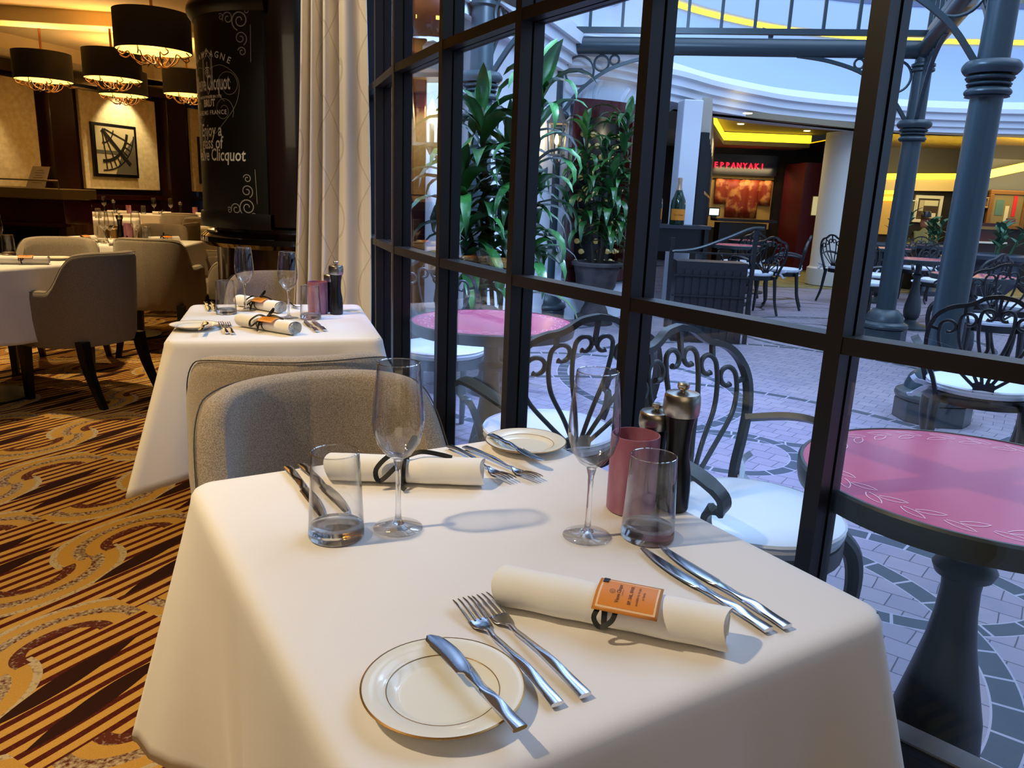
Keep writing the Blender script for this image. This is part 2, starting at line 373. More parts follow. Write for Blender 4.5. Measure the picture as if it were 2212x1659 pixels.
        if smooth:
            me.polygons.foreach_set('use_smooth', [True] * len(me.polygons))
            me.set_sharp_from_angle(angle=math.radians(smooth))
        o = bpy.data.objects.new(name, me); COL.objects.link(o)
        if parent is not None: o.parent = parent
        if solid: md = o.modifiers.new('s', 'SOLIDIFY'); md.thickness = solid; md.offset = 0
        if bevel: md = o.modifiers.new('b', 'BEVEL'); md.width = bevel; md.segments = seg; md.limit_method = 'ANGLE'
        if subsurf: md = o.modifiers.new('u', 'SUBSURF'); md.levels = subsurf; md.render_levels = subsurf
        return o
def empty(name, loc=(0, 0, 0), rz=0.0):
    o = bpy.data.objects.new(name, None); COL.objects.link(o); o.location = loc; o.rotation_euler = (0, 0, rz); o.empty_display_size = 0.05
    return o
def tag(o, label=None, cat=None, group=None, kind=None):
    if label: o['label'] = label
    if cat: o['category'] = cat
    if group: o['group'] = group
    if kind: o['kind'] = kind
    return o
def thing(name, label, cat, loc=(0, 0, 0), rz=0.0, group=None): return tag(empty(name, loc, rz), label, cat, group)
def struct(o): o['kind'] = 'structure'; return o
def kids(o): return [c for c in bpy.data.objects if c.parent == o]
CHILD = {}
def dup(o, loc, rz=0.0, label=None, group=None, cat=None, scale=None, euler=None):
    def rec(a, p):
        c = a.copy(); COL.objects.link(c); c.parent = p
        if p is not None: c.matrix_parent_inverse = a.matrix_parent_inverse.copy()
        for k in CHILD.setdefault(a.name, kids(a)): rec(k, c)
        return c
    r = rec(o, None); r.location = loc; r.rotation_euler = euler if euler else (0, 0, rz)
    if scale: r.scale = (scale,) * 3
    if label: r['label'] = label
    if group: r['group'] = group
    if cat: r['category'] = cat
    return r
class Proto:                                                   # the first use places the prototype itself, later uses copy it
    def __init__(s, root): s.root = root; s.used = False
    def put(s, loc, rz=0.0, label=None, group=None, scale=None, euler=None):
        if not s.used:
            s.used = True; o = s.root; o.location = loc; o.rotation_euler = euler if euler else (0, 0, rz)
            if scale: o.scale = (scale,) * 3
            if label: o['label'] = label
            if group: o['group'] = group
            return o
        return dup(s.root, loc, rz, label, group, None, scale, euler)
def cr(pts, n=6, closed=False):                                # Catmull-Rom through the points
    pts = [Vector(p) for p in pts]; out = []; N = len(pts)
    for i in range(N if closed else N - 1):
        if closed: a, b, c, d = pts[(i - 1) % N], pts[i], pts[(i + 1) % N], pts[(i + 2) % N]
        else: a, b, c, d = pts[max(i - 1, 0)], pts[i], pts[i + 1], pts[min(i + 2, N - 1)]
        for k in range(n):
            t = k / n; out.append(0.5 * ((2 * b) + (c - a) * t + (2 * a - 5 * b + 4 * c - d) * t * t + (3 * b - a - 3 * c + d) * t ** 3))
    if not closed: out.append(pts[-1])
    return out
def text_geo(body, size, align='CENTER', shear=0.0, spacing=1.0, bold=0.0, sx=1.0):
    cu = bpy.data.curves.new('t', 'FONT'); cu.body = body; cu.size = size; cu.align_x = align; cu.shear = shear
    cu.space_character = spacing; cu.resolution_u = 2; cu.offset = bold; cu.fill_mode = 'FRONT'
    o = bpy.data.objects.new('t', cu); COL.objects.link(o); bpy.context.view_layer.update()
    me = bpy.data.meshes.new_from_object(o.evaluated_get(bpy.context.evaluated_depsgraph_get()))
    vs = [(v.co.x * sx, v.co.y) for v in me.vertices]; fs = [tuple(p.vertices) for p in me.polygons]
    bpy.data.objects.remove(o); bpy.data.curves.remove(cu); bpy.data.meshes.remove(me)
    return vs, fs

# ------------------------------------------------------------------ the room
def plane_obj(name, pts, m, th=0.0):
    b = MB(); b.add(pts, [tuple(range(len(pts)))]); o = b.build(name, m, smooth=0, solid=th); return struct(o)
MUL = [(-0.755, 3.72), (-0.61, 3.33), (-0.47, 2.92), (-0.252, 2.443), (-0.02, 2.012), (0.233, 1.618), (0.512, 1.215), (0.845, 0.888), (1.18, 0.558), (1.515, 0.229), (1.85, -0.10), (2.2, -0.45), (2.75, -1.0)]
WL = [(-1.12, 5.2), (-3.35, 16.6)]                             # the solid wall beyond the column
LW0, LWd = Vector((-7.3, 10.9, 0)), Vector((0.3, 0.954, 0))    # the panelled wall on the left
def lw(t, z=0.0): p = LW0 + LWd * t; return (p.x, p.y, z)
tA, tB = -14.0, 5.9
floor_poly = [lw(tA)[:2], (2.75, -2.5), (2.75, -1.0)] + [m_ for m_ in MUL[::-1][1:]] + [WL[0], WL[1], lw(tB)[:2]]
b = MB(); b.prism(floor_poly, -0.12, 0.0); struct(b.build('floor', M_CARPET, smooth=0))
b = MB(); b.prism(floor_poly, 2.99, 3.12); struct(b.build('ceiling', M_CEIL, smooth=0))
b = MB(); b.bar((2.75, -2.56, 1.5), (-12.0, -2.56, 1.5), 0.12, 3.0); struct(b.build('wall_back', M_CREAM, smooth=0))
b = MB(); b.bar((2.81, -2.5, 1.5), (2.81, -1.0, 1.5), 0.12, 3.0); struct(b.build('wall_side', M_PANEL, smooth=0))
nL = Vector((LWd.y, -LWd.x, 0))                                # into the room
def lwbox(b, t0, t1, z0, z1, d0, d1):                          # a slab on the left wall, from d0 to d1 in front of it
    a = LW0 + LWd * t0 + nL * (d0 + d1) / 2; c = LW0 + LWd * t1 + nL * (d0 + d1) / 2
    b.bar((a.x, a.y, (z0 + z1) / 2), (c.x, c.y, (z0 + z1) / 2), abs(d1 - d0), z1 - z0)
def lt(x, y):                                                  # pixel to position along the wall and height
    p = atW(x, y, lw(0), lw(1)); return (Vector((p.x, p.y, 0)) - LW0).dot(LWd), p.z
b = MB(); lwbox(b, tA, tB, 0, 3.0, -0.14, -0.02); struct(b.build('wall_left', M_PANEL, smooth=0))
b = MB(); lwbox(b, tA, tB, 0.0, 0.16, -0.01, 0.09); struct(b.build('baseboard_left', M_MAHOG, smooth=0, bevel=0.004))
b = MB(); lwbox(b, tA, tB, 0.92, 0.99, -0.01, 0.13); lwbox(b, tA, tB, 0.16, 0.92, -0.01, 0.07); struct(b.build('trim_1', M_MAHOG, smooth=0, bevel=0.004))
zt = 2.62
b = MB(); lwbox(b, tA, tB, zt, zt + 0.16, -0.01, 0.16); struct(b.build('trim_2', M_MAHOG, smooth=0, bevel=0.004))
b = MB(); lwbox(b, tA, tB, zt + 0.16, 3.0, -0.01, 0.12); struct(b.build('trim_3', M_CEIL, smooth=0))
PANELS = []
for i, (x0, x1) in enumerate(((-330, 78), (172, 334), (408, 560))):
    t0, _ = lt(x0, 300); t1, _ = lt(x1, 300); PANELS.append((t0, t1))
    b = MB(); lwbox(b, t0, t1, 1.08, 2.56, -0.01, 0.05); struct(b.build('trim_%d' % (4 + i), M_CREAM, smooth=0, bevel=0.01))
for i, (a, c) in enumerate(((PANELS[0][1], PANELS[1][0]), (PANELS[1][1], PANELS[2][0]))):
    g = (c - a); b = MB(); lwbox(b, a + 0.12 * g, a + 0.68 * g, 0.0, zt, -0.01, 0.2); struct(b.build('trim_%d' % (8 + i), M_PANEL, smooth=0, bevel=0.01))
# far end of the room and the wall behind the column
b = MB(); e = lw(tB); b.bar((e[0], e[1] + 0.1, 1.5), (WL[1][0], WL[1][1] + 0.1, 1.5), 0.12, 3.0); struct(b.build('wall_far', M_PANEL, smooth=0))
b = MB(); b.bar((WL[0][0] + 0.06, WL[0][1], 1.5), (WL[1][0] + 0.06, WL[1][1], 1.5), 0.12, 3.0); struct(b.build('wall_right', M_MAHOG, smooth=0))
b = MB(); b.bar((MUL[0][0], MUL[0][1], 1.5), (WL[0][0], WL[0][1], 1.5), 0.10, 3.0); struct(b.build('wall_window', M_MAHOG, smooth=0))
# dropped ceiling beams and trays with gold coves
def beam(n, a, c, w_, z0, z1, m=M_CEIL): b = MB(); b.bar((a[0], a[1], (z0 + z1) / 2), (c[0], c[1], (z0 + z1) / 2), w_, z1 - z0); struct(b.build('ceiling_beam' if n else 'ceiling_beam', m, smooth=0, bevel=0.01))
beam(1, (-9.0, 8.6), (-1.9, 9.5), 0.35, 2.84, 3.0)
beam(1, (-6.6, 13.2), (-3.0, 13.8), 0.8, 2.80, 3.0)
beam(1, (-6.9, 4.3), (-1.25, 5.5), 0.3, 2.88, 3.0)
beam(1, lw(-9.0)[:2], lw(5.8)[:2], 1.5, 2.80, 3.0)
beam(1, (-2.05, 5.5), (-3.9, 15.5), 0.7, 2.86, 3.0)

# the bay window: one bay between each pair of mullions
def ledge_frame(name, a, c, z0, z1, parent, m1=M_FRAME, m2=M_FRAMEO):
    pass
ZR = [(1.001, 0.028), (1.639, 0.028), (2.275, 0.028)]
def offs(i):                                                    # outward normal at mullion i
    a = Vector(MUL[max(i - 1, 0)]); c = Vector(MUL[min(i + 1, len(MUL) - 1)]); d = (c - a).normalized(); return Vector((-d.y, d.x)) if (-d.y * 0.7 + d.x * 0.7) > 0 else Vector((d.y, -d.x))
def mullion(i, parent):
    n = offs(i); p = Vector(MUL[i]); d = Vector((n.y, -n.x))
    b = MB()
    def post(o0, o1, w_):
        q = p + n * (o0 + o1) / 2; b.box((q.x, q.y, (0.33 + 2.99) / 2), (o1 - o0, w_, 2.66), math.atan2(n.y, n.x))
    b.cur = 0; post(0.0, 0.032, 0.028); post(0.032, 0.037, 0.016); b.cur = 1; post(0.037, 0.064, 0.032); post(0.064, 0.07, 0.022)
    return b.build('mullion', [M_FRAME, M_FRAMEO], parent, smooth=0)
for i in range(len(MUL) - 1):
    W = empty('window_%d' % (i + 1)); struct(W)
    mullion(i + 1, W)
    if i == 0: mullion(0, W)
    a, c = Vector(MUL[i]), Vector(MUL[i + 1]); na, nc = offs(i), offs(i + 1)
    def seg(b, o0, o1, z0, z1):
        P = []
        for z in (z0, z1):
            for p, n in ((a, na), (c, nc)):
                for o_ in (o0, o1): q = p + n * o_; P.append((q.x, q.y, z))
        b.add(P, [(0, 1, 3, 2), (4, 6, 7, 5), (0, 2, 6, 4), (1, 5, 7, 3), (0, 4, 5, 1), (2, 3, 7, 6)])
    for z, h in ZR:
        b = MB(); b.cur = 0; seg(b, 0.001, 0.032, z - h / 2, z + h / 2); seg(b, 0.032, 0.038, z - h / 2 + .003, z + h / 2 - 0.006); b.cur = 1; seg(b, 0.038, 0.056, z - h / 2, z + h / 2 - 0.001); seg(b, 0.060, 0.069, z - h / 2, z + h / 2 - 0.004)
        b.build('rail', [M_FRAME, M_FRAMEO], W, smooth=0)
    b = MB(); b.cur = 0; seg(b, -0.004, 0.06, 0.24, 0.338); b.cur = 1; seg(b, 0.06, 0.11, 0.24, 0.342)
    b.build('sill', [M_FRAME, mat('sill_metal', '#8a8d92', 0.4, metal=0.6)], W, smooth=0)
    b = MB(); seg(b, 0.0, 0.1, 2.9, 2.99); b.build('head_rail', M_FRAME, W, smooth=0)
    zs = [0.338] + [z for z, h in ZR] + [2.92]
    for k in range(4):
        b = MB(); seg(b, 0.033, 0.037, zs[k], zs[k + 1]); b.build('pane', M_PANE, W, smooth=0)
    b = MB(); seg(b, 0.0, 0.1, 0.0, 0.24); struct(b.build('wall_bay', M_MAHOG, smooth=0))
b = MB(); b.bar((MUL[0][0], MUL[0][1], 3.06), (MUL[0][0], MUL[0][1] + 0.01, 3.06), 0.1, 0.1)

# the round mahogany column with its ledge and its written blackboard
CC = Vector((-1.35, 4.75, 0)); CR = 0.50
root = thing('round_column', 'dark mahogany round column with a torus rail, behind the second table', 'column', CC)
b = MB(); b.lathe([(0.0, 0.0), (0.49, 0), (0.49, 0.1), (0.46, 0.12), (0.46, 0.86), (0.47, 0.9), (0.47, 0.985), (CR, 1.0), (CR, 2.99), (0, 2.99)], n=64); b.build('shaft', M_MAHOG, root, smooth=30)
b = MB(); b.lathe([(0.45, 0.885), (0.515, 0.875), (0.545, 0.90), (0.545, 0.93), (0.515, 0.955), (0.45, 0.945)], n=64); b.build('torus_rail', mat('black_lacquer', '#0b0606', 0.08, coat=0.6), root)
th0 = math.atan2(-CC.y, -CC.x)                                  # angle of the side turned to the room's camera position
def cyl(theta, r, z): a = th0 + theta; return (r * math.cos(a), r * math.sin(a), z)
TB = math.radians(-57); HB = math.radians(41)
def colz(y): p = ray(560, y); k = math.hypot(CC.x, CC.y) - CR; return EYE + p.z * (k + 0.06) / math.hypot(p.x, p.y)
z_bot, z_top = colz(462), colz(28)
board = thing('blackboard', 'curved blackboard with white champagne lettering wrapped round the mahogany column', 'sign', CC)
b = MB(); b.grid(lambda u, v: cyl(TB - HB + 2 * HB * u, CR + 0.022, z_bot + (z_top - z_bot) * v), 40, 2); b.grid(lambda u, v: cyl(TB - HB + 2 * HB * u, CR + 0.001, z_bot + (z_top - z_bot) * v), 40, 2)
for u in (0, 1):
    b.grid(lambda q, v: cyl(TB - HB + 2 * HB * u, CR + 0.001 + 0.021 * q, z_bot + (z_top - z_bot) * v), 1, 2)
for v_ in (0, 1):
    b.grid(lambda u, q: cyl(TB - HB + 2 * HB * u, CR + 0.001 + 0.021 * q, z_bot + (z_top - z_bot) * v_), 40, 1)
b.build('board_panel', M_BOARD, board)
def band(name, z0, z1, rr, bulge=0.0):
    b = MB(); n = 8; sec = [(CR, z0)] + [(CR + rr + bulge * math.sin(PI * k / n), z0 + (z1 - z0) * k / n) for k in range(n + 1)] + [(CR, z1)]
    b.lathe(sec, n=40, a0=th0 + TB - HB - 0.03, a1=th0 + TB + HB + 0.03); return b.build(name, M_BOARD, board)
band('top_moulding', z_top + 0.0, z_top + 0.11, 0.03, 0.03); band('bottom_ledge', z_bot - 0.085, z_bot, 0.035, 0.004)
RB = CR + 0.0235
def on_board(name, shapes, m, parent=board):
    b = MB()
    for vs, fs, u0, z0 in shapes: b.add([cyl(TB + (u0 + x) / CR, RB, z0 + y) for x, y in vs], fs)
    return b.build(name, m, parent, smooth=0)
def stroke2d(pts, wd):                                          # a drawn line as flat quads in the board's plane
    pts = [Vector((p[0], p[1])) for p in pts]; P = []; F = []
    for i, p in enumerate(pts):
        t = (pts[min(i + 1, len(pts) - 1)] - pts[max(i - 1, 0)]); t = t.normalized() if t.length > 1e-9 else Vector((1, 0)); n = Vector((-t.y, t.x)) * wd / 2
        P += [tuple(p + n), tuple(p - n)]
        if i: F.append((2 * i - 2, 2 * i - 1, 2 * i + 1, 2 * i))
    return P, F
def spiral(cx, cy, r0, r1, a0, turns, n=26): return [(cx + (r0 + (r1 - r0) * k / n) * math.cos(a0 + turns * 2 * PI * k / n), cy + (r0 + (r1 - r0) * k / n) * math.sin(a0 + turns * 2 * PI * k / n)) for k in range(n + 1)]
def txt(s, size, z, u=0.0, sx=1.0, bold=0.0, sp=1.0, shear=0.0):
    vs, fs = text_geo(s, size, 'CENTER', shear, sp, bold, sx); return vs, fs, u, z
H = z_top - z_bot
def zb(y): return z_bot + H * (462 - y) / 434.0                 # board height that shows at picture row y
# arched CHAMPAGNE, letter by letter
arch = []
for k, ch in enumerate('CHAMPAGNE'):
    a = (k - 4) * 0.118; vs, fs = text_geo(ch, 0.046, 'CENTER', 0, 1, 0.0006)
    rr = 0.36; ca, sa = math.cos(-a), math.sin(-a)
    arch.append(([(x * ca - y * sa + rr * math.sin(a), x * sa + y * ca + rr * (math.cos(a) - 1)) for x, y in vs], fs, 0.0, zb(118)))
on_board('champagne_lettering', arch, M_CHALK)
sh = []
for s_, ww in ((1.0, 0.005), (0.78, 0.003)):
    pts = [(0, .115), (.045, .075), (.045, -.05), (0, -.115), (-.045, -.05), (-.045, .075), (0, .115)]
    sh.append(stroke2d([(x * s_, y * s_) for x, y in pts], ww) + (0, zb(150)))
sh.append(stroke2d([(0, .05), (0, -.06)], .006) + (0, zb(150))); sh.append(stroke2d([(-.02, .02), (.02, .02)], .006) + (0, zb(150)))
sh.append(stroke2d(spiral(0, -.01, .008, .024, 0, 1.5), .004) + (0, zb(150)))
on_board('shield_emblem', sh, M_CHALK)
on_board('name_lettering', [txt('Veuve Clicquot', 0.112, zb(190), 0.01, 0.46, 0.0016), txt('MAISON FONDÉE EN 1772', 0.019, zb(207), 0, 1.0, 0.0008), txt('BRUT', 0.052, zb(225), 0, 0.9, 0.002), txt('À REIMS FRANCE', 0.032, zb(243), 0, 1.0, 0.0006, 1.2)], M_CHALK)
fl = []
for sgn in (-1, 1):
    fl.append(stroke2d(spiral(sgn * .16, .02, .02, .085, 0.6 * sgn, 1.6 * sgn), .003) + (0, zb(190)))
    fl.append(stroke2d(spiral(sgn * .12, -.07, .02, .07, 2.6, -1.5 * sgn), .003) + (0, zb(205)))
    fl.append(stroke2d(cr([(0, .10, 0), (sgn * .12, .12, 0), (sgn * .22, .05, 0), (sgn * .2, -.08, 0), (sgn * .08, -.2, 0), (0, -.24, 0)], 8), .003) + (0, zb(190)))
on_board('scrollwork', fl, M_CHALK2)
on_board('handwritten_lettering', [txt('Enjoy a', 0.092, zb(290), -0.005, 0.78, 0.0012, 1, 0.12), txt('glass of', 0.092, zb(318), -0.005, 0.78, 0.0012, 1, 0.12), txt('Veuve Clicquot', 0.092, zb(345), 0.02, 0.78, 0.0012, 1, 0.12)], M_CHALK)
for nm, zz, sg in (('corner_ornament', zb(48), -1), ('corner_ornament', zb(448), 1)):
    for sx in (-1, 1):
        q = [stroke2d(spiral(0, 0, .01, .05, 0, 1.7), .006), stroke2d(spiral(-.07, -.012 * sg, .008, .034, 1, 1.4), .005), stroke2d(spiral(-.115, -.02 * sg, .004, .018, 1, 1.2), .004),
             stroke2d(spiral(0.0, .085 * sg, .008, .036, 2, -1.5), .005), stroke2d(spiral(.005, .15 * sg, .006, .024, 1, 1.3), .005), stroke2d(spiral(.035, -.045 * sg, .004, .016, 1, 1.2), .004),
             stroke2d([(-.42 + .08, -.06 * sg), (-.05, -.06 * sg), (.02, -.05 * sg)], .003), stroke2d([(.05, .2 * sg), (.055, .02 * sg)], .003)]
        on_board(nm, [([(x * sx * -1 if sx < 0 else x, y) for x, y in P], F, 0.245 * sx, zz) for P, F in q], M_CHALK2)

# the curtain at the end of the window
def path_at(pts, u):
    pts = [Vector(p) for p in pts]; L = [0]
    for i in range(1, len(pts)): L.append(L[-1] + (pts[i] - pts[i - 1]).length)
    s = u * L[-1]
    for i in range(1, len(pts)):
        if s <= L[i] + 1e-9: return pts[i - 1].lerp(pts[i], (s - L[i - 1]) / (L[i] - L[i - 1]))
    return pts[-1]
def curtain_f(u, v):
    z = 0.02 + 2.9 * v
    wl = -1.08 + 0.13 * v + 0.02 * math.sin(v * 3); wr = -0.655 + 0.012 * math.sin(v * 5)
    x = wl + (wr - wl) * u; y = 3.56 - 0.16 * u
    f = math.sin(2 * PI * (8 * u - 3.7 * u * u) + 0.5 * math.sin(v * 2.2 + u * 3)) + 0.3 * math.sin(u * PI * 15 * (1 - .5 * u) + v * 2)
    amp = 0.038 * (0.75 + 0.35 * math.sin(v * 2.5 + 1)) * (0.25 if u > 0.9 else 1)
    return (x, y + f * amp, z)
b = MB(); b.grid(curtain_f, 150, 50)
b.uv = lambda co: (co.x * 1.6 + co.y * 0.5, co.z)
cur = b.build('curtain', M_CURT, smooth=180, solid=0.003)
tag(cur, 'long cream curtain embroidered with wavy lines, hanging at the end of the window', 'curtain')

# ------------------------------------------------------------------ the atrium outside the window
win_out = [(m_[0] + offs(i).x * 0.1, m_[1] + offs(i).y * 0.1) for i, m_ in enumerate(MUL)]
pave_poly = [win_out[k] for k in range(len(win_out) - 1, -1, -1)] + [(-1.0, 5.3), (-3.0, 17.4), (17, 17.4), (17, -2.0), (3.2, -2.0)]
b = MB(); b.prism(pave_poly, -0.1, -0.002); o = b.build('floor_atrium', M_PAVE, smooth=0); struct(o)
b = MB(); b.prism([(3.6, 12.2), (17, 11.2), (17, 17.3), (4.0, 17.3)], -0.001, 0.004)
tag(struct(b.build('floor_lounge_carpet', mat('olive_lounge_carpet', '#8f8552', 0.95, noise=(5, '#6d6236', 0.35, 0.65)), smooth=0)))
Z0, Z1, Z2 = 2.40, 2.83, 4.1
# the white curved wall: straight run on the left, a rounded bay, then the slab edge that sweeps right
CYC, CYR = (0.30, 9.0), 1.0
b = MB(); b.bar((-0.95, 4.39, 2.2), (0.42, 8.2, 2.2), 0.1, 4.4); struct(b.build('wall_atrium_left', M_WHITE, smooth=0))
b = MB(); b.lathe([(CYR + .12, 0), (CYR + .12, 0.36), (CYR + .1, 0.38), (CYR, 0.4), (CYR, 5.0)], (CYC[0], CYC[1], 0), 48, -2.6, 0.9); struct(b.build('wall_atrium_round', M_WHITE, smooth=30))
prof = [(0.0, 2.38), (0.07, 2.40), (0.07, 2.45), (0.11, 2.47), (0.11, 2.53), (0.16, 2.55), (0.16, 2.62), (0.21, 2.64), (0.21, 2.72), (0.14, 2.75), (0.14, 2.8), (0.0, 2.83)]
b = MB(); b.lathe([(CYR + r, z) for r, z in prof], (CYC[0], CYC[1], 0), 48, -2.6, 0.95); struct(b.build('trim_cornice_round', M_WHITE, smooth=25))
b = MB(); dW = (Vector((0.42, 8.2)) - Vector((-0.66, 5.2))).normalized(); nW = Vector((dW.y, -dW.x))
for r, z0, z1 in ((.07, 2.40, 2.45), (.11, 2.47, 2.53), (.16, 2.55, 2.62), (.21, 2.64, 2.72), (.14, 2.75, 2.8)):
    a_ = Vector((-0.66, 5.2)) + nW * (0.05 + r / 2); c_ = Vector((0.3, 7.87)) + nW * (0.05 + r / 2); b.bar((a_.x, a_.y, (z0 + z1) / 2), (c_.x, c_.y, (z0 + z1) / 2), r, z1 - z0 + 0.02)
struct(b.build('trim_cornice_left', M_WHITE, smooth=0))
def relief(nm, pts, r=0.035):                                    # raised plaster swirls on the rounded wall, given as (angle, z)
    b = MB(); P = [(CYC[0] + (CYR + 0.0) * math.cos(a), CYC[1] + (CYR + 0.0) * math.sin(a), z) for a, z in [(p[0], p[1]) for p in cr([(q[0], q[1], 0) for q in pts], 8)]]
    b.tube(P, r, 8); o = b.build(nm, M_WHITE); struct(o)
relief('trim_swirl_1', [(-1.75, 2.35), (-1.8, 2.05), (-1.55, 1.95), (-1.3, 2.1), (-1.25, 2.35)])
relief('trim_swirl_2', [(-1.1, 2.36), (-1.15, 2.2), (-1.05, 1.95), (-0.85, 2.0), (-0.8, 2.2), (-0.7, 2.33)], 0.03)
relief('trim_swirl_3', [(-1.5, 3.9), (-1.45, 3.5), (-1.25, 3.2), (-1.0, 3.1), (-0.8, 3.3), (-0.75, 3.7)])
relief('trim_swirl_4', [(-0.6, 3.9), (-0.5, 3.4), (-0.3, 3.2), (-0.2, 3.5)])
relief('trim_swirl_5', [(-2.0, 3.2), (-1.8, 3.35), (-1.65, 3.45), (-1.6, 3.5)], 0.03)
# slab edge
F0 = [(1300, 196), (1390, 212), (1450, 222), (1520, 238), (1600, 252), (1700, 266), (1870, 280), (2040, 288), (2212, 292), (2500, 300)]
fpath = [at(x, y, Z0) for x, y in F0]; fpath = [Vector((p.x, p.y, 0)) for p in fpath]; fpath = cr(fpath, 5)
def sweep(name, path, prof, m, kind=True, smooth=25):
    b = MB(); secs = []
    for i, p in enumerate(path):
        t = (path[min(i + 1, len(path) - 1)] - path[max(i - 1, 0)]).normalized(); n = Vector((t.y, -t.x, 0))     # towards the window
        secs.append([(p.x + n.x * r, p.y + n.y * r, z) for r, z in prof])
    b.loft(secs, cap=False, closed=False); o = b.build(name, m, smooth=smooth); return struct(o) if kind else o
sweep('trim_slab_edge', fpath, [(-0.4, 2.40), (0.0, 2.40), (0.03, 2.41), (0.03, 2.47), (0.07, 2.49), (0.07, 2.56), (0.12, 2.58), (0.12, 2.66), (0.17, 2.68), (0.17, 2.74), (0.08, 2.8), (-0.02, 2.86)], M_WHITE)
L0 = [(1300, -35), (1390, -10), (1465, 15), (1540, 36), (1640, 58), (1740, 73), (1880, 86), (2040, 93), (2212, 96), (2500, 100)]
lp = cr([Vector((*at(x, y, Z2)[:2], 0)) for x, y in L0], 5)
b = MB(); b.loft([[(a.x, a.y, 2.84), (a.x * .5 + c.x * .5, a.y * .5 + c.y * .5 , 3.5), (c.x, c.y, Z2)] for a, c in zip(fpath, lp)], cap=False, closed=False); struct(b.build('wall_upper_deck', mat('pale_blue_paint', '#a9bad4', 0.7), smooth=60))
M_COVE2 = mat('balcony_light_strip', '#ffe36a', 0.6, emit='#ffe030', es=2.2)
b = sweep('trim_led_strip', lp, [(0.02, Z2 + 0.06), (0.03, Z2 - 0.02), (0.0, Z2 - 0.10)], M_COVE2)
sweep('wall_balcony', lp, [(0.0, Z2 + 0.06), (0.22, Z2 + 0.04), (0.25, Z2 + 0.5), (0.1, Z2 + 0.5)], mat('balcony_blue_white', '#c9d6ea', 0.5))
sweep('trim_balcony_rail', lp, [(0.1, Z2 + 0.5), (0.27, Z2 + 0.5), (0.27, Z2 + 0.58), (0.1, Z2 + 0.58)], mat('lilac_grey_rail', '#6f7590', 0.4))
sweep('wall_upper_shops', lp, [(-1.6, Z2 + 0.0), (-1.6, Z2 + 2.5)], mat('upper_shop_wall', '#b9b8a8', 0.6, noise=(2, '#6d6a5c', 0.4, 0.6)))
sweep('ceiling_upper', lp, [(-1.6, Z2 + 2.5), (-0.3, Z2 + 2.5)], M_WHITE)
b = MB(); b.tube([(0, 0, 0), (0.09, 0, -0.02), (0.12, 0, -0.06)], 0.02, 8); b.lathe([(0, -0.12), (0.03, -0.11), (0.035, -0.08), (0.02, -0.05)], (0.12, 0, 0)); p = atW(1627, 76, tuple(fpath[22][:2]), tuple(fpath[26][:2]))
tag(b.build('security_camera', M_BLACK), 'small dark dome camera under the curved balcony', 'camera').location = (p.x, p.y - 0.4, p.z)

# ---- the grill restaurant behind the slab
M_TCEIL = mat('taupe_ceiling', '#8f8168', 0.7)
c1, c2, c3 = at(1517, 243, Z0), at(1563, 312, Z0), at(1795, 312, Z0); c4 = Vector((c3.x, c1.y, 0))
YB = 17.0
def ceil_piece(n, poly, z=Z0, m=M_TCEIL): b = MB(); b.prism(poly, z, z + 0.08); struct(b.build('ceiling_grill_%d' % n, m, smooth=0))
xl, xr = c1.x, c3.x
ceil_piece(1, [(1.95, 10.5), (c1.x, c1.y), (c2.x, c2.y), (c2.x, 17.4), (1.95, 17.4)]); ceil_piece(2, [(c2.x, c2.y), (xr, c2.y), (xr, 17.4), (c2.x, 17.4)]); ceil_piece(3, [(xr, 12.3), (xr, 17.4), (5.75, 17.4), (5.75, 12.45)])
ceil_piece(4, [(c1.x, c1.y), (xr, 12.4), (xr, 12.75), (c1.x + .2, c1.y + .35)]); ceil_piece(5, [(xl + .1, c1.y + .3), (xr + .2, 12.7), (xr + .2, c2.y + 0.2), (c2.x - .15, c2.y + 0.2)], 2.66)
b = MB(); b.bar((c1.x - 0.02, c1.y, 2.56), (c2.x - 0.02, c2.y, 2.56), 0.02, 0.15); struct(b.build('trim_cove_1', M_COVE, smooth=0))
b = MB(); b.bar((c2.x, c2.y + 0.02, 2.56), (xr, c2.y + 0.02, 2.56), 0.02, 0.15); struct(b.build('trim_cove_2', M_COVE, smooth=0))
b = MB(); b.bar((2.0, YB + 0.1, 1.45), (9.0, YB + 0.1, 1.45), 0.1, 2.9); struct(b.build('wall_grill_back', mat('dark_textured_wall', '#1b1310', 0.6, noise=(3, '#33251c', 0.4, 0.7)), smooth=0))
pa, pb = (2.2, 9.75), (4.0, 16.9)
b = MB(); b.bar((pa[0], pa[1], 2.25), (pb[0], pb[1], 2.25), 0.12, 0.42); struct(b.build('wall_grill_left', mat('grey_cream_wall', '#b5ab9b', 0.7), smooth=0))
b = MB(); b.bar((pa[0], pa[1], 0.35), (pb[0], pb[1], 0.35), 0.12, 0.9); struct(b.build('wall_grill_left_base', mat('dark_dado', '#231a17', 0.5), smooth=0))
W = empty('window_20'); struct(W)
b = MB(); b.bar((pa[0], pa[1], 1.42), (pb[0], pb[1], 1.42), 0.03, 1.25); b.build('pane', mat('dark_tinted_glass', '#0d0a0a', 0.1), W, smooth=0)
for k in range(9):
    q = Vector(pa).lerp(Vector(pb), k / 8); b = MB(); b.box((q.x, q.y, 1.42), (0.1, 0.1, 1.28), 0.3); b.build('mullion', M_BLACK, W, smooth=0)
b = MB(); b.bar((pa[0] + .04, pa[1], 1.36), (pb[0] + .04, pb[1], 1.36), 0.06, 0.04); b.build('rail', mat('pale_wood_rail', '#b98d5a', 0.4), W, smooth=0)
b = MB(); pp = at(1457, 230, Z0); b.box((1.98, 9.62, 1.2), (0.23, 0.26, 2.4), 0.1); struct(b.build('wall_pillar', M_WHITE, smooth=0, bevel=0.01))
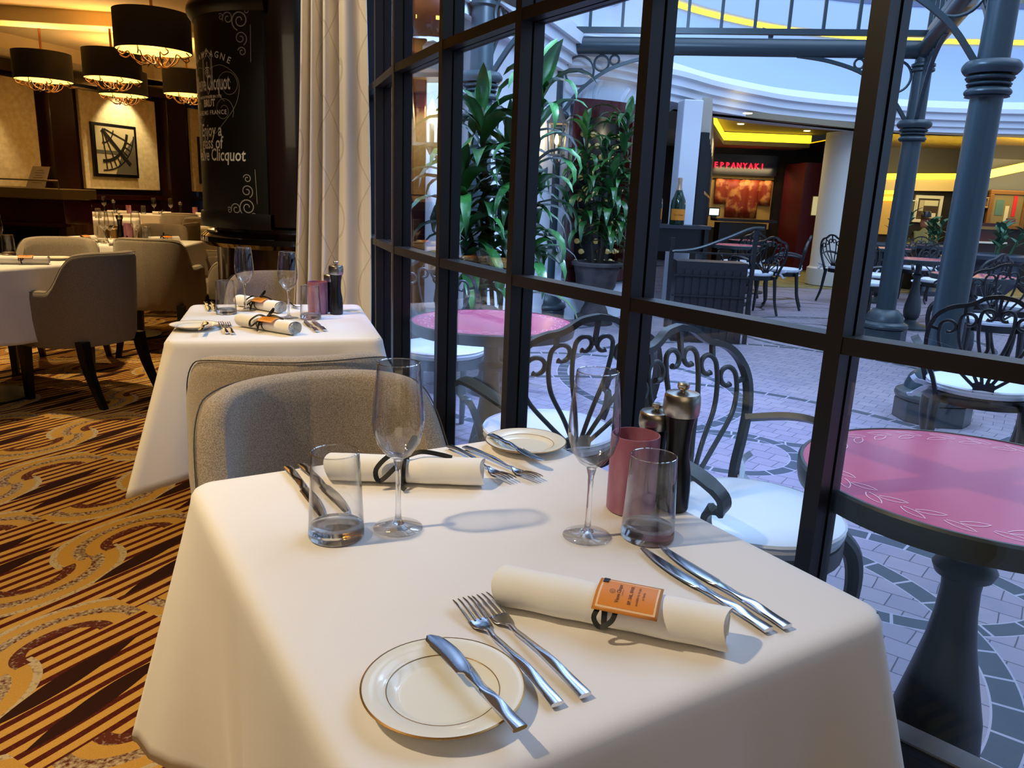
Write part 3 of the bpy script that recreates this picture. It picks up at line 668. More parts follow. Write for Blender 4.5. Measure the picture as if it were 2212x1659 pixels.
# niche with a hung robe
nx0, nx1 = atY(1535, 380, YB).x, atY(1672, 380, YB).x; nz0, nz1 = 0.75, atY(1600, 377, YB).z
b = MB(); b.box(((nx0 + nx1) / 2, YB + 0.02, (nz0 + nz1) / 2), (nx1 - nx0, 0.08, nz1 - nz0)); struct(b.build('trim_niche', mat('lit_gold_wall', '#d8b468', 0.7), smooth=0))
light('AREA', 'niche_light', ((nx0 + nx1) / 2, YB - 0.35, nz1 + 0.1), 9, (1, .7, .35), 1.2, ((nx0 + nx1) / 2, YB, 1.0), 0.2)
K = thing('hung_kimono', 'orange flowered kimono spread flat on the lit gold wall', 'kimono', ((nx0 + nx1) / 2 + 0.03, YB - 0.06, 0))
M_KIM = mat('orange_flowered_silk', '#8e2f12', 0.55, noise=(5, '#c98a4a', 0.5, 0.62))
kz1 = atY(1600, 388, YB).z; kz0 = atY(1600, 470, YB).z
def ripple(x0, x1, z0, z1, k): return MB().grid(lambda u, v: (x0 + (x1 - x0) * u, 0.015 * math.sin(u * k), z0 + (z1 - z0) * v), 24, 4)
ripple(-0.34, 0.34, kz0, kz1, 20).build('robe_body', M_KIM, K, solid=0.02)
for sx in (-1, 1): ripple(sx * 0.34, sx * 0.6, kz1 - 0.52, kz1, 6).build('sleeve', M_KIM, K, solid=0.02)
b = MB(); b.tube([(-0.66, 0.01, kz1 + 0.005), (0.66, 0.01, kz1 + 0.005)], 0.015, 8); b.build('hanging_rod', M_BLACK, K)
def sign_text(root, nm, s, size, m, ext=0.01, sx=1.0, sp=1.0, bold=0.0):
    vs, fs = text_geo(s, size, 'CENTER', 0, sp, bold, sx); b = MB(); b.add([(x, 0, y) for x, y in vs], fs); return b.build(nm, m, root, smooth=0, solid=ext)
sg = thing('neon_sign', 'glowing red TEPPANYAKI lettering above the robe niche', 'sign', (atY(1590, 363, YB - 0.2).x, YB - 0.2, atY(1590, 363, YB - 0.2).z))
for i, ch in enumerate('TEPPANYAKI'):
    vs, fs = text_geo(ch, 0.155, 'CENTER', 0, 1, 0.002, 0.9); b = MB(); b.add([(x + (i - 4.5) * 0.122, 0, y) for x, y in vs], fs); b.build('letter', mat('red_neon', '#ff2030', 0.4, emit='#ff1022', es=6.0), sg, smooth=0, solid=0.01)
b = MB(); b.box((0, 0.07, 0.07), (1.75, 0.06, 0.42)); b.build('backing', M_BLACK, sg, smooth=0)
b = MB(); x0 = atY(1735, 340, 16.2).x; b.box((x0 + 0.2, 16.3, 1.05), (0.6, 1.2, 2.1)); struct(b.build('wall_red', mat('crimson_wall', '#57101a', 0.5), smooth=0))
p = atY(1765, 445, 15.6)
m_ = thing('menu_board', 'pale framed menu panel on the crimson wall', 'menu', (p.x + .06, 15.68, p.z)); b = MB(); b.box((0, 0, 0), (0.25, 0.03, 0.36)); b.build('sheet', mat('cream_sheet', '#e8dcae', 0.5, emit='#e8d9a0', es=0.5), m_, smooth=0)
b = MB(); b.box((0, 0.012, 0), (0.28, 0.02, 0.39)); b.build('frame', M_GOLD, m_, smooth=0)
p = atY(1585, 490, 15.2); rt = thing('host_counter', 'black reception counter below the orange kimono', 'counter', (p.x + .12, 15.2, 0))
b = MB(); b.box((0, 0, 0.45), (0.9, 0.4, 0.9)); b.build('body', M_BLACK, rt, smooth=0); b = MB(); b.box((0.05, 0, 0.95), (1.15, 0.5, 0.05)); b.build('top', M_BLACK, rt, smooth=0)
p = atY(1541, 470, 15.1); b = MB(); b.box((0, 0, 0.11), (0.22, 0.02, 0.16)); o = b.build('screen', M_BLACK); s_ = thing('till_screen', 'small lit till screen on the black reception counter', 'screen', (p.x, 15.1, 0.98)); o.parent = s_
b = MB(); b.box((0.0, -0.012, 0.11), (0.18, 0.004, 0.12)); b.build('display', mat('white_display', '#dfe6e0', 0.5, emit='#d8e4dc', es=1.0), s_, smooth=0); b = MB(); b.box((0, 0, 0.015), (0.1, 0.08, 0.03)); b.build('stand', M_BLACK, s_, smooth=0)
b = MB(); b.lathe([(0.34, 0), (0.36, 0.02), (0.36, 0.28), (0.33, 0.3), (0.32, 0.32), (0.32, Z0)], (5.15, 12.75, 0), 48); struct(b.build('wall_round_pillar', mat('warm_white_pillar', '#cfc9bf', 0.6), smooth=30))
for x, y in ((1615, 245), (1600, 268), (1720, 258), (1743, 283), (1590, 322)):
    p = at(x, y, Z0 - 0.002 if y > 300 or y < 250 else 2.655); b = MB(); b.lathe([(0.0, 0), (0.04, 0), (0.055, -0.004), (0.06, 0.004)], (0, 0, 0), 20); o = b.build('recessed_lamp', M_SHINE); o.location = p; tag(o, 'small recessed ceiling lamp over the grill entrance, ' + {(1615, 245): 'nearest the slab edge', (1600, 268): 'on the raised part, left', (1720, 258): 'right one by the slab edge', (1743, 283): 'on the raised part, right', (1590, 322): 'behind the yellow light strip'}[(x, y)], 'lamp', 'recessed lamps over the grill entrance')
light('AREA', 'grill_glow', (3.7, 14.0, 2.3), 30, (1, .8, .5), 1.5, (3.7, 14.0, 0))

# ---- the lounge on the right
b = MB(); b.prism([(5.75, 12.4), (17, 12.4), (17, 17.4), (5.75, 17.4)], Z0, Z0 + 0.1)
mg = mat('polished_gold_ceiling', '#a8843c', 0.22, metal=0.85); n_ = NB(mg); X, Y, Zz, V = n_.xyz(); t_ = mg.node_tree
mp_ = t_.nodes.new('ShaderNodeMapping'); mp_.inputs['Scale'].default_value = (0.6, 9, 1); t_.links.new(V, mp_.inputs[0]); bp_ = t_.nodes.new('ShaderNodeBump'); bp_.inputs['Strength'].default_value = 0.35; bp_.inputs['Distance'].default_value = 0.02
t_.links.new(n_.noise(mp_.outputs[0], 4, 2), bp_.inputs['Height']); t_.links.new(bp_.outputs[0], n_.bsdf().inputs['Normal'])
struct(b.build('ceiling_lounge', mg, smooth=0))
pL, pR = atY(1905, 376, 15.5), atY(2120, 382, 15.5)
def cove(n, a, c, h=0.12, w_=0.05): b = MB(); b.bar(a, c, w_, h); struct(b.build('trim_cove_%d' % n, M_COVE, smooth=0))
cove(3, atY(1895, 381, 14.9), atY(2080, 381, 14.9), 0.1); cove(4, atY(2090, 386, 13.6), atY(2330, 335, 13.6), 0.13)
cove(5, atY(1890, 414, 14.95), atY(1945, 415, 14.95), 0.08); cove(6, atY(1890, 429, 14.95), atY(1945, 430, 14.95), 0.07)
b = MB(); b.bar(atY(1895, 399, 14.97) - Vector((0.3, 0, 0)), atY(2080, 399, 14.97) + Vector((.5, 0, 0)), 0.15, 0.22); struct(b.build('trim_soffit', mat('cream_soffit', '#cdb27a', 0.7), smooth=0))
M_DW = mat('black_brown_wall', '#15100e', 0.6)
b = MB(); b.bar((5.9, 15.12, 1.2), (8.9, 15.12, 1.2), 0.1, 2.4); struct(b.build('wall_lounge_back', M_DW, smooth=0))
b = MB(); b.bar((7.98, 13.8, 1.2), (13.5, 13.8, 1.2), 0.12, 2.4); struct(b.build('wall_lounge_right', M_DW, smooth=0))
b = MB(); b.box((atY(1912, 455, 15.04).x, 15.04, 1.25), (0.75, 0.06, 0.9)); struct(b.build('window_21', mat('amber_lit_glass', '#a8843e', 0.5, emit='#a87c30', es=0.5), smooth=0))
def painting(name, label, px0, py0, px1, py1, Y, fr, mat_, fw, art, rot=0.0, group=None):
    a, c = atY(px0, py0, Y), atY(px1, py1, Y); w_, h_ = abs(c.x - a.x), abs(a.z - c.z)
    r = thing(name, label, 'picture', ((a.x + c.x) / 2, Y, (a.z + c.z) / 2), rot, group)
    for q in ((0, h_ / 2 - fw / 2, w_, fw), (0, -h_ / 2 + fw / 2, w_, fw), (-w_ / 2 + fw / 2, 0, fw, h_ - 2 * fw), (w_ / 2 - fw / 2, 0, fw, h_ - 2 * fw)):
        b = MB(); b.box((q[0], 0, q[1]), (q[2], 0.06, q[3])); b.build('frame_side', fr, r, smooth=0, bevel=0.006)
    b = MB(); b.box((0, 0.005, 0), (w_ - 2 * fw, 0.02, h_ - 2 * fw)); b.build('canvas', mat_, r, smooth=0)
    for i, (x, z, ww, hh, m) in enumerate(art): b = MB(); b.box((x * w_, -0.008, z * h_), (ww * w_, 0.006, hh * h_)); b.build('paint_patch', m, r, smooth=0)
    return r
col_ = lambda n, c: mat('paint_' + n, c, 0.6)
painting('gilt_painting', 'colourful abstract painting with a red stripe in a broad gilt frame', 2140, 410, 2208, 496, 13.7, mat('gilt_wood', '#8a5a1c', 0.4, metal=0.4), col_('ochre', '#7d6a34'), 0.07, [(0.18, 0.1, 0.1, 0.55, col_('red', '#c81d12')), (-0.2, 0.05, 0.2, 0.4, col_('teal', '#4b6a58')), (0.0, -0.1, 0.1, 0.4, col_('cream', '#c9b888')), (0.15, -0.28, 0.25, 0.12, col_('brown', '#6a2c12'))])
painting('white_framed_picture', 'bright cafe scene in a white frame on the dark lounge wall', 1978, 421, 2028, 482, 15.04, mat('white_frame', '#d8d3c0', 0.5), col_('dark', '#3d2c22'), 0.06, [(-0.24, 0.12, 0.16, 0.4, col_('pale', '#b9ac88')), (0.1, 0.22, 0.5, 0.2, col_('sky', '#cfc8a8')), (0.12, -0.22, 0.4, 0.16, col_('table', '#ddd6c2'))])
painting('small_framed_picture', 'small dark picture in a thin pale frame left of the cafe scene', 1962, 432, 1975, 465, 15.04, M_CHINA, col_('grey', '#4d5348'), 0.02, [])
painting('gold_framed_picture', 'small gold framed vase picture beside the front lattice column', 2102, 425, 2132, 450, 13.7, M_GOLD, col_('amber', '#8a6a3a'), 0.03, [(0, 0, 0.3, 0.4, col_('clay', '#4a3c22'))])
p = atY(2118, 490, 14.4); pn = thing('upright_piano', 'brown upright piano with a row of white keys against the lounge wall', 'piano', (p.x * 13.5 / 14.4, 13.5, 0))
b = MB(); b.box((0, 0, 0.55), (0.75, 0.3, 1.1)); b.build('case', mat('piano_wood', '#3a1a10', 0.3), pn, smooth=0); b = MB(); b.box((0, -0.16, 1.02), (0.7, 0.02, 0.05)); b.build('music_shelf', M_GOLD, pn, smooth=0)
b = MB(); b.box((0, -0.2, 0.78), (0.68, 0.14, 0.03)); b.build('keyboard', M_CHINA, pn, smooth=0)
light('AREA', 'lounge_uplight_fill', (8.0, 13.3, 1.9), 60, (1, .8, .35), 3.0, (8.0, 13.6, 2.4), 1.0)  # unseen uplight added to brighten the gold ceiling beyond the cove strips
light('AREA', 'lounge_glow', (8.0, 13.8, 2.2), 60, (1, .78, .35), 2.0, (8.0, 14.5, 0.5))
light('POINT', 'picture_lamp', (9.0, 13.0, 2.1), 8, (1, .75, .4), 0.1)

# ---- the lattice pavilion: four columns, tube beams, brackets and gallery grids
GC = {'a': Vector((-0.295, 5.6, 0)), 'b': Vector((0.3, 7.83, 0)), 'c': Vector((3.57, 7.38, 0)), 'd': Vector((2.55, 4.5, 0))}
def pav_column(k, label):
    r = thing('pavilion_column', label, 'column', GC[k], 0, 'slate columns of the pavilion')
    b = MB(); b.prism([(0.215 * math.cos(PI / 8 + i * PI / 4), 0.215 * math.sin(PI / 8 + i * PI / 4)) for i in range(8)], 0, 0.12); b.build('plinth', M_SLATE, r, smooth=0, bevel=0.004)
    b = MB(); b.lathe([(0.19, 0.12), (0.215, 0.13), (0.222, 0.15), (0.215, 0.17), (0.175, 0.19), (0.172, 0.21), (0.15, 0.265), (0.115, 0.30), (0.088, 0.31)], n=36); b.build('base_bell', M_SLATE, r)
    b = MB(); b.lathe([(0.088, 0.30), (0.088, 1.0), (0.08, 2.0), (0.075, 2.62), (0, 2.62)], n=32); b.build('shaft', M_SLATE, r)
    b = MB(); pr = [(0.08, 1.84)]
    for z0, z1, rr in ((1.845, 1.895, 0.118), (1.898, 1.925, 0.112), (1.928, 1.96, 0.122), (1.963, 2.03, 0.148)):
        pr += [(0.085, z0), ((rr + .085) / 2 + .01, z0 + .002)] + [(rr - 0.02 + 0.02 * math.sin(PI * t / 6), z0 + (z1 - z0) * t / 6) for t in range(7)] + [(0.085, z1)]
    pr += [(0.078, 2.035)]; b.lathe(pr, n=40); b.build('capital', M_SLATE, r)
    b = MB(); b.lathe([(0.08, 2.44), (0.1, 2.45), (0.1, 2.47), (0.085, 2.48), (0.1, 2.49), (0.1, 2.51), (0.08, 2.52)], n=32); b.build('neck_ring', M_SLATE, r)
    return r
pav_column('a', 'slate pavilion column behind the left big dracaena, half hidden by its leaves')
pav_column('b', 'slate pavilion column standing between the two dracaenas, beside the stone urn')
pav_column('c', 'slender slate pavilion column left of the nearest one, seen through the wide right pane')
pav_column('d', 'thickest and nearest slate pavilion column, at the right edge by the chair with the tied cushion')
ZB = 2.63
def pav_side(k1, k2, label, grid=True, ends=(1, 1)):
    A, B_ = GC[k1], GC[k2]; d = (B_ - A); L = d.length; d.normalize()
    r = thing('pavilion_beam', label, 'beam', (A.x, A.y, 0), math.atan2(d.y, d.x))
    b = MB(); b.tube([(0, 0, ZB), (L, 0, ZB)], 0.078, 20); b.build('tube_beam', M_SLATE, r)
    if grid:
        b = MB(); b.box((L / 2, 0, ZB + 0.135), (L, 0.05, 0.05)); b.box((L / 2, 0, ZB + 0.56), (L, 0.035, 0.03)); b.box((L / 2, 0, ZB + 1.0), (L, 0.035, 0.03)); n = int(L / 0.3)
        for i in range(n + 1): b.box((L * i / n, 0, ZB + 0.56), (0.028, 0.03, 0.87))
        b.build('gallery_grid', M_SLATE, r, smooth=0)
    for e in (0, 1):
        if not ends[e]: continue
        sx = 1 if e == 0 else -1; o0 = 0 if e == 0 else L
        X = lambda q: o0 + sx * q
        b = MB(); pts = cr([(X(0.085), 0, 2.03), (X(0.25), 0, 2.24), (X(0.5), 0, 2.42), (X(0.8), 0, 2.52), (X(1.1), 0, 2.565)], 6)
        b.ribbon(pts, 0.032, 0.03, (0, 0, 1))
        for cx, cz, rr in ((0.225, 2.40, 0.135), (0.43, 2.475, 0.068), (0.55, 2.505, 0.042)):
            b.tube([(X(cx) + rr * math.cos(a), 0, cz + rr * math.sin(a)) for a in [2 * PI * q / 28 for q in range(28)]], 0.0115, 6, closed=True)
        b.build('bracket', M_SLATE, r)
pav_side('b', 'c', 'long slate tube beam with a grid of bars above, across the back of the pavilion')
pav_side('a', 'b', 'short slate tube beam joining the columns behind the dracaenas')
pav_side('c', 'd', 'slate tube beam with ring brackets joining the two right columns')
pav_side('d', 'a', 'front slate tube beam whose ring bracket springs from the nearest column', ends=(1, 1))

# ---- plants
def leaf(b, base, az, el, L, wd, droop, n=7, twist=0.0):
    P = []; p = Vector(base); e = el; hx_, hy_ = math.cos(az), math.sin(az)
    for i in range(n + 1):
        t = i / n; wv = wd * math.sin(PI * min(1, (t * 0.92 + 0.06)) ** 0.8) * (1 if t < 0.99 else 0.1)
        sd = Vector((-hy_, hx_, 0)); up = Vector((-math.sin(e) * hx_, -math.sin(e) * hy_, math.cos(e)))
        sd2 = sd * math.cos(twist * t) + up * math.sin(twist * t)
        P += [p - sd2 * wv / 2 + up * wv * 0.16, p - up * 0.0, p + sd2 * wv / 2 + up * wv * 0.16]
        st = L / n; p = p + Vector((math.cos(e) * hx_, math.cos(e) * hy_, math.sin(e))) * st; e -= droop / n * (0.6 + t)
    F = []
    for i in range(n):
        for k in range(2): F.append((i * 3 + k, i * 3 + k + 1, i * 3 + 4 + k, i * 3 + 3 + k))
    b.add(P, F)
def stone_pot(name, r0, h, parent, m=M_POT):
    b = MB(); b.lathe([(0, 0.0), (r0 * .8, 0), (r0 * .82, 0.08), (r0 * .6, 0.1), (r0 * .55, 0.14), (r0 * .42, 0.2), (r0 * .42, 0.24), (r0 * .62, 0.29), (r0 * .82, h * .62), (r0 * .88, h * .8), (r0 * .92, h * .84), (r0 * .95, h * .93), (r0 * 1.06, h * .94), (r0 * 1.08, h * .98), (r0 * 1.02, h), (r0 * .9, h), (r0 * .86, h * .93), (0, h * .93)], n=40); return b.build(name, m, parent)
def dracaena(label, loc, h, canes, nl, L, seed, pot_r=0.23, pot_h=0.6):
    rnd = random.Random(seed); r = thing('potted_dracaena', label, 'plant', loc, 0, 'tall potted dracaenas')
    stone_pot('urn', pot_r, pot_h, r); b = MB(); b.lathe([(0, pot_h * .95), (pot_r * .86, pot_h * .94)], n=24); b.build('soil', M_SOIL, r)
    for (cx, cy, ch) in canes:
        b = MB(); top = (cx * 1.6, cy * 1.6, ch); b.tube(cr([(cx * .3, cy * .3, pot_h * .9), (cx, cy, (pot_h + ch) / 2), top], 6), 0.014, 8); b.build('cane', M_STEM, r)
        for k in range(nl):
            t = k / nl; z = pot_h + 0.18 + (ch - pot_h - 0.15) * (t ** 0.75); s = (z - pot_h) / (ch - pot_h); bx, by = cx * (1 + .6 * s), cy * (1 + .6 * s)
            a = k * 2.4 + rnd.uniform(-.4, .4); el = 0.25 + 1.1 * s ** 2 + rnd.uniform(-.25, .25)
            if t > 0.93: el = 1.35
            b = MB(); leaf(b, (bx, by, z), a, el, L * rnd.uniform(.75, 1.1) * (1 if t < .9 else .62), L * 0.19 * rnd.uniform(.85, 1.2), rnd.uniform(1.6, 3.4) if t < .9 else 0.7, twist=rnd.uniform(-.5, .5)); b.build('leaf', M_LEAF, r, smooth=60)
    b = MB()
    for (cx, cy, ch) in canes:
        for k in range(22): s = rnd.uniform(.15, 1); z = pot_h + (ch - pot_h) * s; leaf(b, (cx * (1 + .6 * s), cy * (1 + .6 * s), z), rnd.uniform(0, 6.28), rnd.uniform(.2, 1.0), L * rnd.uniform(.6, 1.0), L * .15, rnd.uniform(1.8, 3.2), twist=rnd.uniform(-.5, .5))
    tag(b.build('foliage', M_LEAF, r, smooth=60), kind='stuff')
    return r
dracaena('larger and nearer potted dracaena, its long shiny leaves reaching above the window rail', (-0.1, 4.72, 0), 2.1, [(-0.09, 0.03, 1.72), (0.13, -0.04, 1.84), (0.02, 0.11, 1.5), (-0.16, -0.05, 1.3)], 25, 0.50, 3, 0.2, 0.45)
dracaena('dracaena in a weathered stone urn in front of the curved wine cabinet', (0.80, 7.72, 0), 2.2, [(-0.12, 0.0, 1.9), (0.13, -0.03, 2.0), (0.02, 0.08, 1.7), (0.05, -0.1, 1.45)], 25, 0.42, 11, 0.24, 0.62)
def succulent_urn(label, loc, rz, seed, m=None):
    rnd = random.Random(seed); r = thing('planted_urn', label, 'urn', loc, rz, 'slate urns with round-leaved plants')
    mm = mat('slate_urn', '#323944', 0.45)
    b = MB(); b.lathe([(0, 0), (0.18, 0), (0.18, 0.06), (0.13, 0.1), (0.1, 0.16), (0.12, 0.2), (0.24, 0.34), (0.26, 0.5), (0.24, 0.58), (0.29, 0.62), (0.33, 0.64), (0.33, 0.68), (0.28, 0.7), (0.26, 0.66), (0, 0.66)], n=32); b.build('urn_body', mm, r)
    for k in range(7):
        a = rnd.uniform(0, 6.28); q = rnd.uniform(0.03, 0.16); hh = rnd.uniform(.25, .5); lx, ly = q * math.cos(a), q * math.sin(a); ex, ey = lx * 2.3, ly * 2.3
        b = MB(); b.tube([(lx, ly, .66), ((lx + ex) / 2, (ly + ey) / 2, .66 + hh * .6), (ex, ey, .66 + hh)], 0.008, 6); b.build('stalk', M_LEAF2, r)
        b = MB()
        for j in range(9):
            t = .25 + .75 * j / 8; leaf(b, (lx + (ex - lx) * t, ly + (ey - ly) * t, .66 + hh * t), j * 2.4, .7, .13, .06, .4, 4)
        b.build('leaves', M_LEAF2, r, smooth=60)
    return r

# ---- wine cabinet set in the rounded wall, lanterns, low walls
wc = thing('wine_cabinet', 'curved dark red wine cabinet with lit bottles set in the rounded white wall', 'cabinet', (CYC[0], CYC[1], 0))
th = [-PI / 2 + math.asin((atY(x, 400, 8.1).x - CYC[0]) / CYR) for x in (1222,)] + [-0.28]
A0, A1 = th; ZC0, ZC1 = 0.42, 2.12
def arcbox(b, a0, a1, z0, z1, r0, r1, n=16):
    b.grid(lambda u, v: (r1 * math.cos(a0 + (a1 - a0) * u), r1 * math.sin(a0 + (a1 - a0) * u), z0 + (z1 - z0) * v), n, 1); b.grid(lambda u, v: (r0 * math.cos(a0 + (a1 - a0) * u), r0 * math.sin(a0 + (a1 - a0) * u), z0 + (z1 - z0) * v), n, 1)
    for z in (z0, z1): b.grid(lambda u, v: ((r0 + (r1 - r0) * v) * math.cos(a0 + (a1 - a0) * u), (r0 + (r1 - r0) * v) * math.sin(a0 + (a1 - a0) * u), z), n, 1)
    for a in (a0, a1): b.grid(lambda u, v: ((r0 + (r1 - r0) * v) * math.cos(a), (r0 + (r1 - r0) * v) * math.sin(a), z0 + (z1 - z0) * u), 1, 1)
b = MB(); arcbox(b, A0, A1, ZC0, ZC1, 1.002, 1.03); b.build('back_panel', M_BLACK, wc)
for nm, a0, a1, z0, z1, r1 in (('top_frame', A0, A1, ZC1 - 0.12, ZC1 + 0.05, 1.16), ('bottom_frame', A0, A1, ZC0 - 0.02, ZC0 + 0.1, 1.18), ('side_frame', A0, A0 + 0.07, ZC0, ZC1, 1.15), ('side_frame', A1 - 0.08, A1, ZC0, ZC1, 1.15), ('side_frame', A1 - 0.5, A1 - 0.42, ZC0, ZC1, 1.15)):
    b = MB(); arcbox(b, a0, a1, z0, z1, 1.001, r1); b.build(nm, M_RED, wc, smooth=30)
M_BOT = mat('glowing_bottle_end', '#c9c79a', 0.25, emit='#d8c878', es=0.14)  # bottle ends emit a little so that they look lit
rb = random.Random(5)
b = MB(); b.lathe([(0, 0), (.032, 0), (.036, .01), (.036, .02), (.0, .025)], n=12)
for k in range(13):
    for j in range(5):
        a = A0 + 0.13 + 0.105 * j + (0.05 if k % 2 else 0); z = ZC0 + 0.17 + k * 0.105
        if rb.random() < 0.3: continue
        bb = MB(); bb.lathe([(0, 0.0), (.013, 0), (.013, .025), (.026, .04), (.028, .06), (0, .06)], n=10)
        M = Matrix.Translation((1.1 * math.cos(a), 1.1 * math.sin(a), z)) @ Matrix.Rotation(a, 4, 'Z') @ Matrix.Rotation(-PI / 2, 4, 'Y'); bb.xf(M)
        o = bb.build('wine_bottle', M_BOT); o.location = (CYC[0], CYC[1], 0); tag(o, 'wine bottle in the curved cabinet, row %d from the foot, number %d from left' % (k + 1, j + 1), 'bottle', 'bottles in the curved wine cabinet')
light('POINT', 'cabinet_lamp', (CYC[0] + 0.95, CYC[1] - 1.1, 1.9), 2.5, (1, .85, .5), 0.03)
def lantern(label, p, rz, s=1.0):
    r = thing('wall_lantern', label, 'lamp', p, rz, 'brass wall lanterns'); r.scale = (s,) * 3; mb = mat('aged_brass', '#7d7468', 0.35, metal=0.7)
    b = MB(); b.lathe([(0.0, 0.30), (0.03, 0.29), (0.05, 0.27), (0.05, 0.25), (0.09, 0.17), (0.12, 0.15), (0.12, 0.13), (0.0, 0.13)], n=4, a0=PI / 4, a1=PI / 4 + 2 * PI); b.build('roof', mb, r, smooth=0)
    for sx in (-1, 1):
        for sy in (-1, 1): b = MB(); b.bar((sx * .075, sy * .075, .13), (sx * .06, sy * .06, -.15), .012, .012); b.build('corner_post', mb, r, smooth=0)
    b = MB(); b.box((0, 0, -.155), (.14, .14, .015)); b.lathe([(0.0, -.2), (.01, -.2), (.03, -.165), (0.05, -.155)], n=10); b.build('base', mb, r, smooth=0)
    b = MB(); b.lathe([(0, -.06), (.018, -.05), (.022, -.02), (.014, .02), (0, .05)], n=12); b.build('flame_bulb', M_SHINE, r); b = MB(); b.lathe([(.012, -.15), (.012, -.06)], n=8); b.build('candle_tube', M_CHINA, r)
    b = MB(); b.lathe([(.085, .13), (.068, -.15)], n=4, a0=PI / 4, a1=PI / 4 + 2 * PI); b.build('glass_panes', thin_glass('lantern_glass', (1, .95, .8), .6), r, smooth=0)
    b = MB(); b.tube([(0, 0, -.19), (0, .1, -.22), (0, .2, -.1), (0, .22, 0)], .01, 6); b.build('wall_arm', mb, r)
    light('POINT', 'lantern_light', Vector(p), 5, (1, .72, .35), 0.04)
pw = Vector(atW(921, 268, (-0.66, 5.2), (0.42, 8.2))); lantern('larger lit brass lantern on the white wall, seen left of the big dracaena', (-0.545, 4.85, 1.70), -0.3, 1.3)
lantern('smaller lit brass lantern on the white wall, just left of the middle pavilion column', (0.32, 7.35, 1.75), -0.3, 0.95)
# dark red cabinet at the far left of the atrium
cb = thing('red_cabinet', 'tall dark red cabinet with a glowing yellow slot, at the atrium left', 'cabinet', (-0.655, 4.95, 0), 0.1)
b = MB(); b.box((0, 0, 1.05), (0.13, 0.2, 2.1)); b.build('body', M_RED, cb, smooth=0, bevel=0.01)
b = MB(); b.grid(lambda u, v: (0.06 + 0.14 * math.cos(PI * (1 - u)), -0.10 - 0.06 * math.sin(PI * u), 2.1 + 0.34 * v), 14, 1); b.build('curved_header', M_RED, cb, solid=0.03)
b = MB(); b.box((0.08, -0.165, 2.2), (0.16, 0.01, 0.02)); b.build('light_slot', M_COVE, cb, smooth=0)

# ------------------------------------------------------------------ iron chairs and pink tables outside
def spl(pts, n=6): return cr([(x, 0, z) for x, z in pts], n)
def scroll_path(stem, cx, cz, r): return [Vector((p.x, 0, p.z)) for p in cr([(x, 0, z) for x, z in stem] + [(cx + r, 0, cz)], 6)][:-1] + [Vector((cx + r * (1 - .4 * k / 20) * math.cos(math.radians(295 * k / 20)), 0, cz + r * (1 - .4 * k / 20) * math.sin(math.radians(295 * k / 20)))) for k in range(21)]
SCROLLS = [scroll_path([(.006, .50), (.026, .60), (.052, .70), (.061, .77)], .031, .812, .029), scroll_path([(.018, .50), (.06, .58), (.112, .665), (.130, .735)], .098, .785, .033), scroll_path([(.030, .495), (.10, .56), (.176, .64), (.200, .70)], .168, .748, .033)]
STILE = [(.168, .42), (.188, .50), (.216, .57), (.238, .64), (.244, .70), (.237, .755), (.216, .797), (.186, .826), (.150, .842), (.115, .849), (.085, .863), (.05, .885), (0, .895)]
def back_y(x, z): return -0.19 - (z - .45) * 0.20 + 0.35 * x * x * min(1, max(0, (z - .4) * 3))
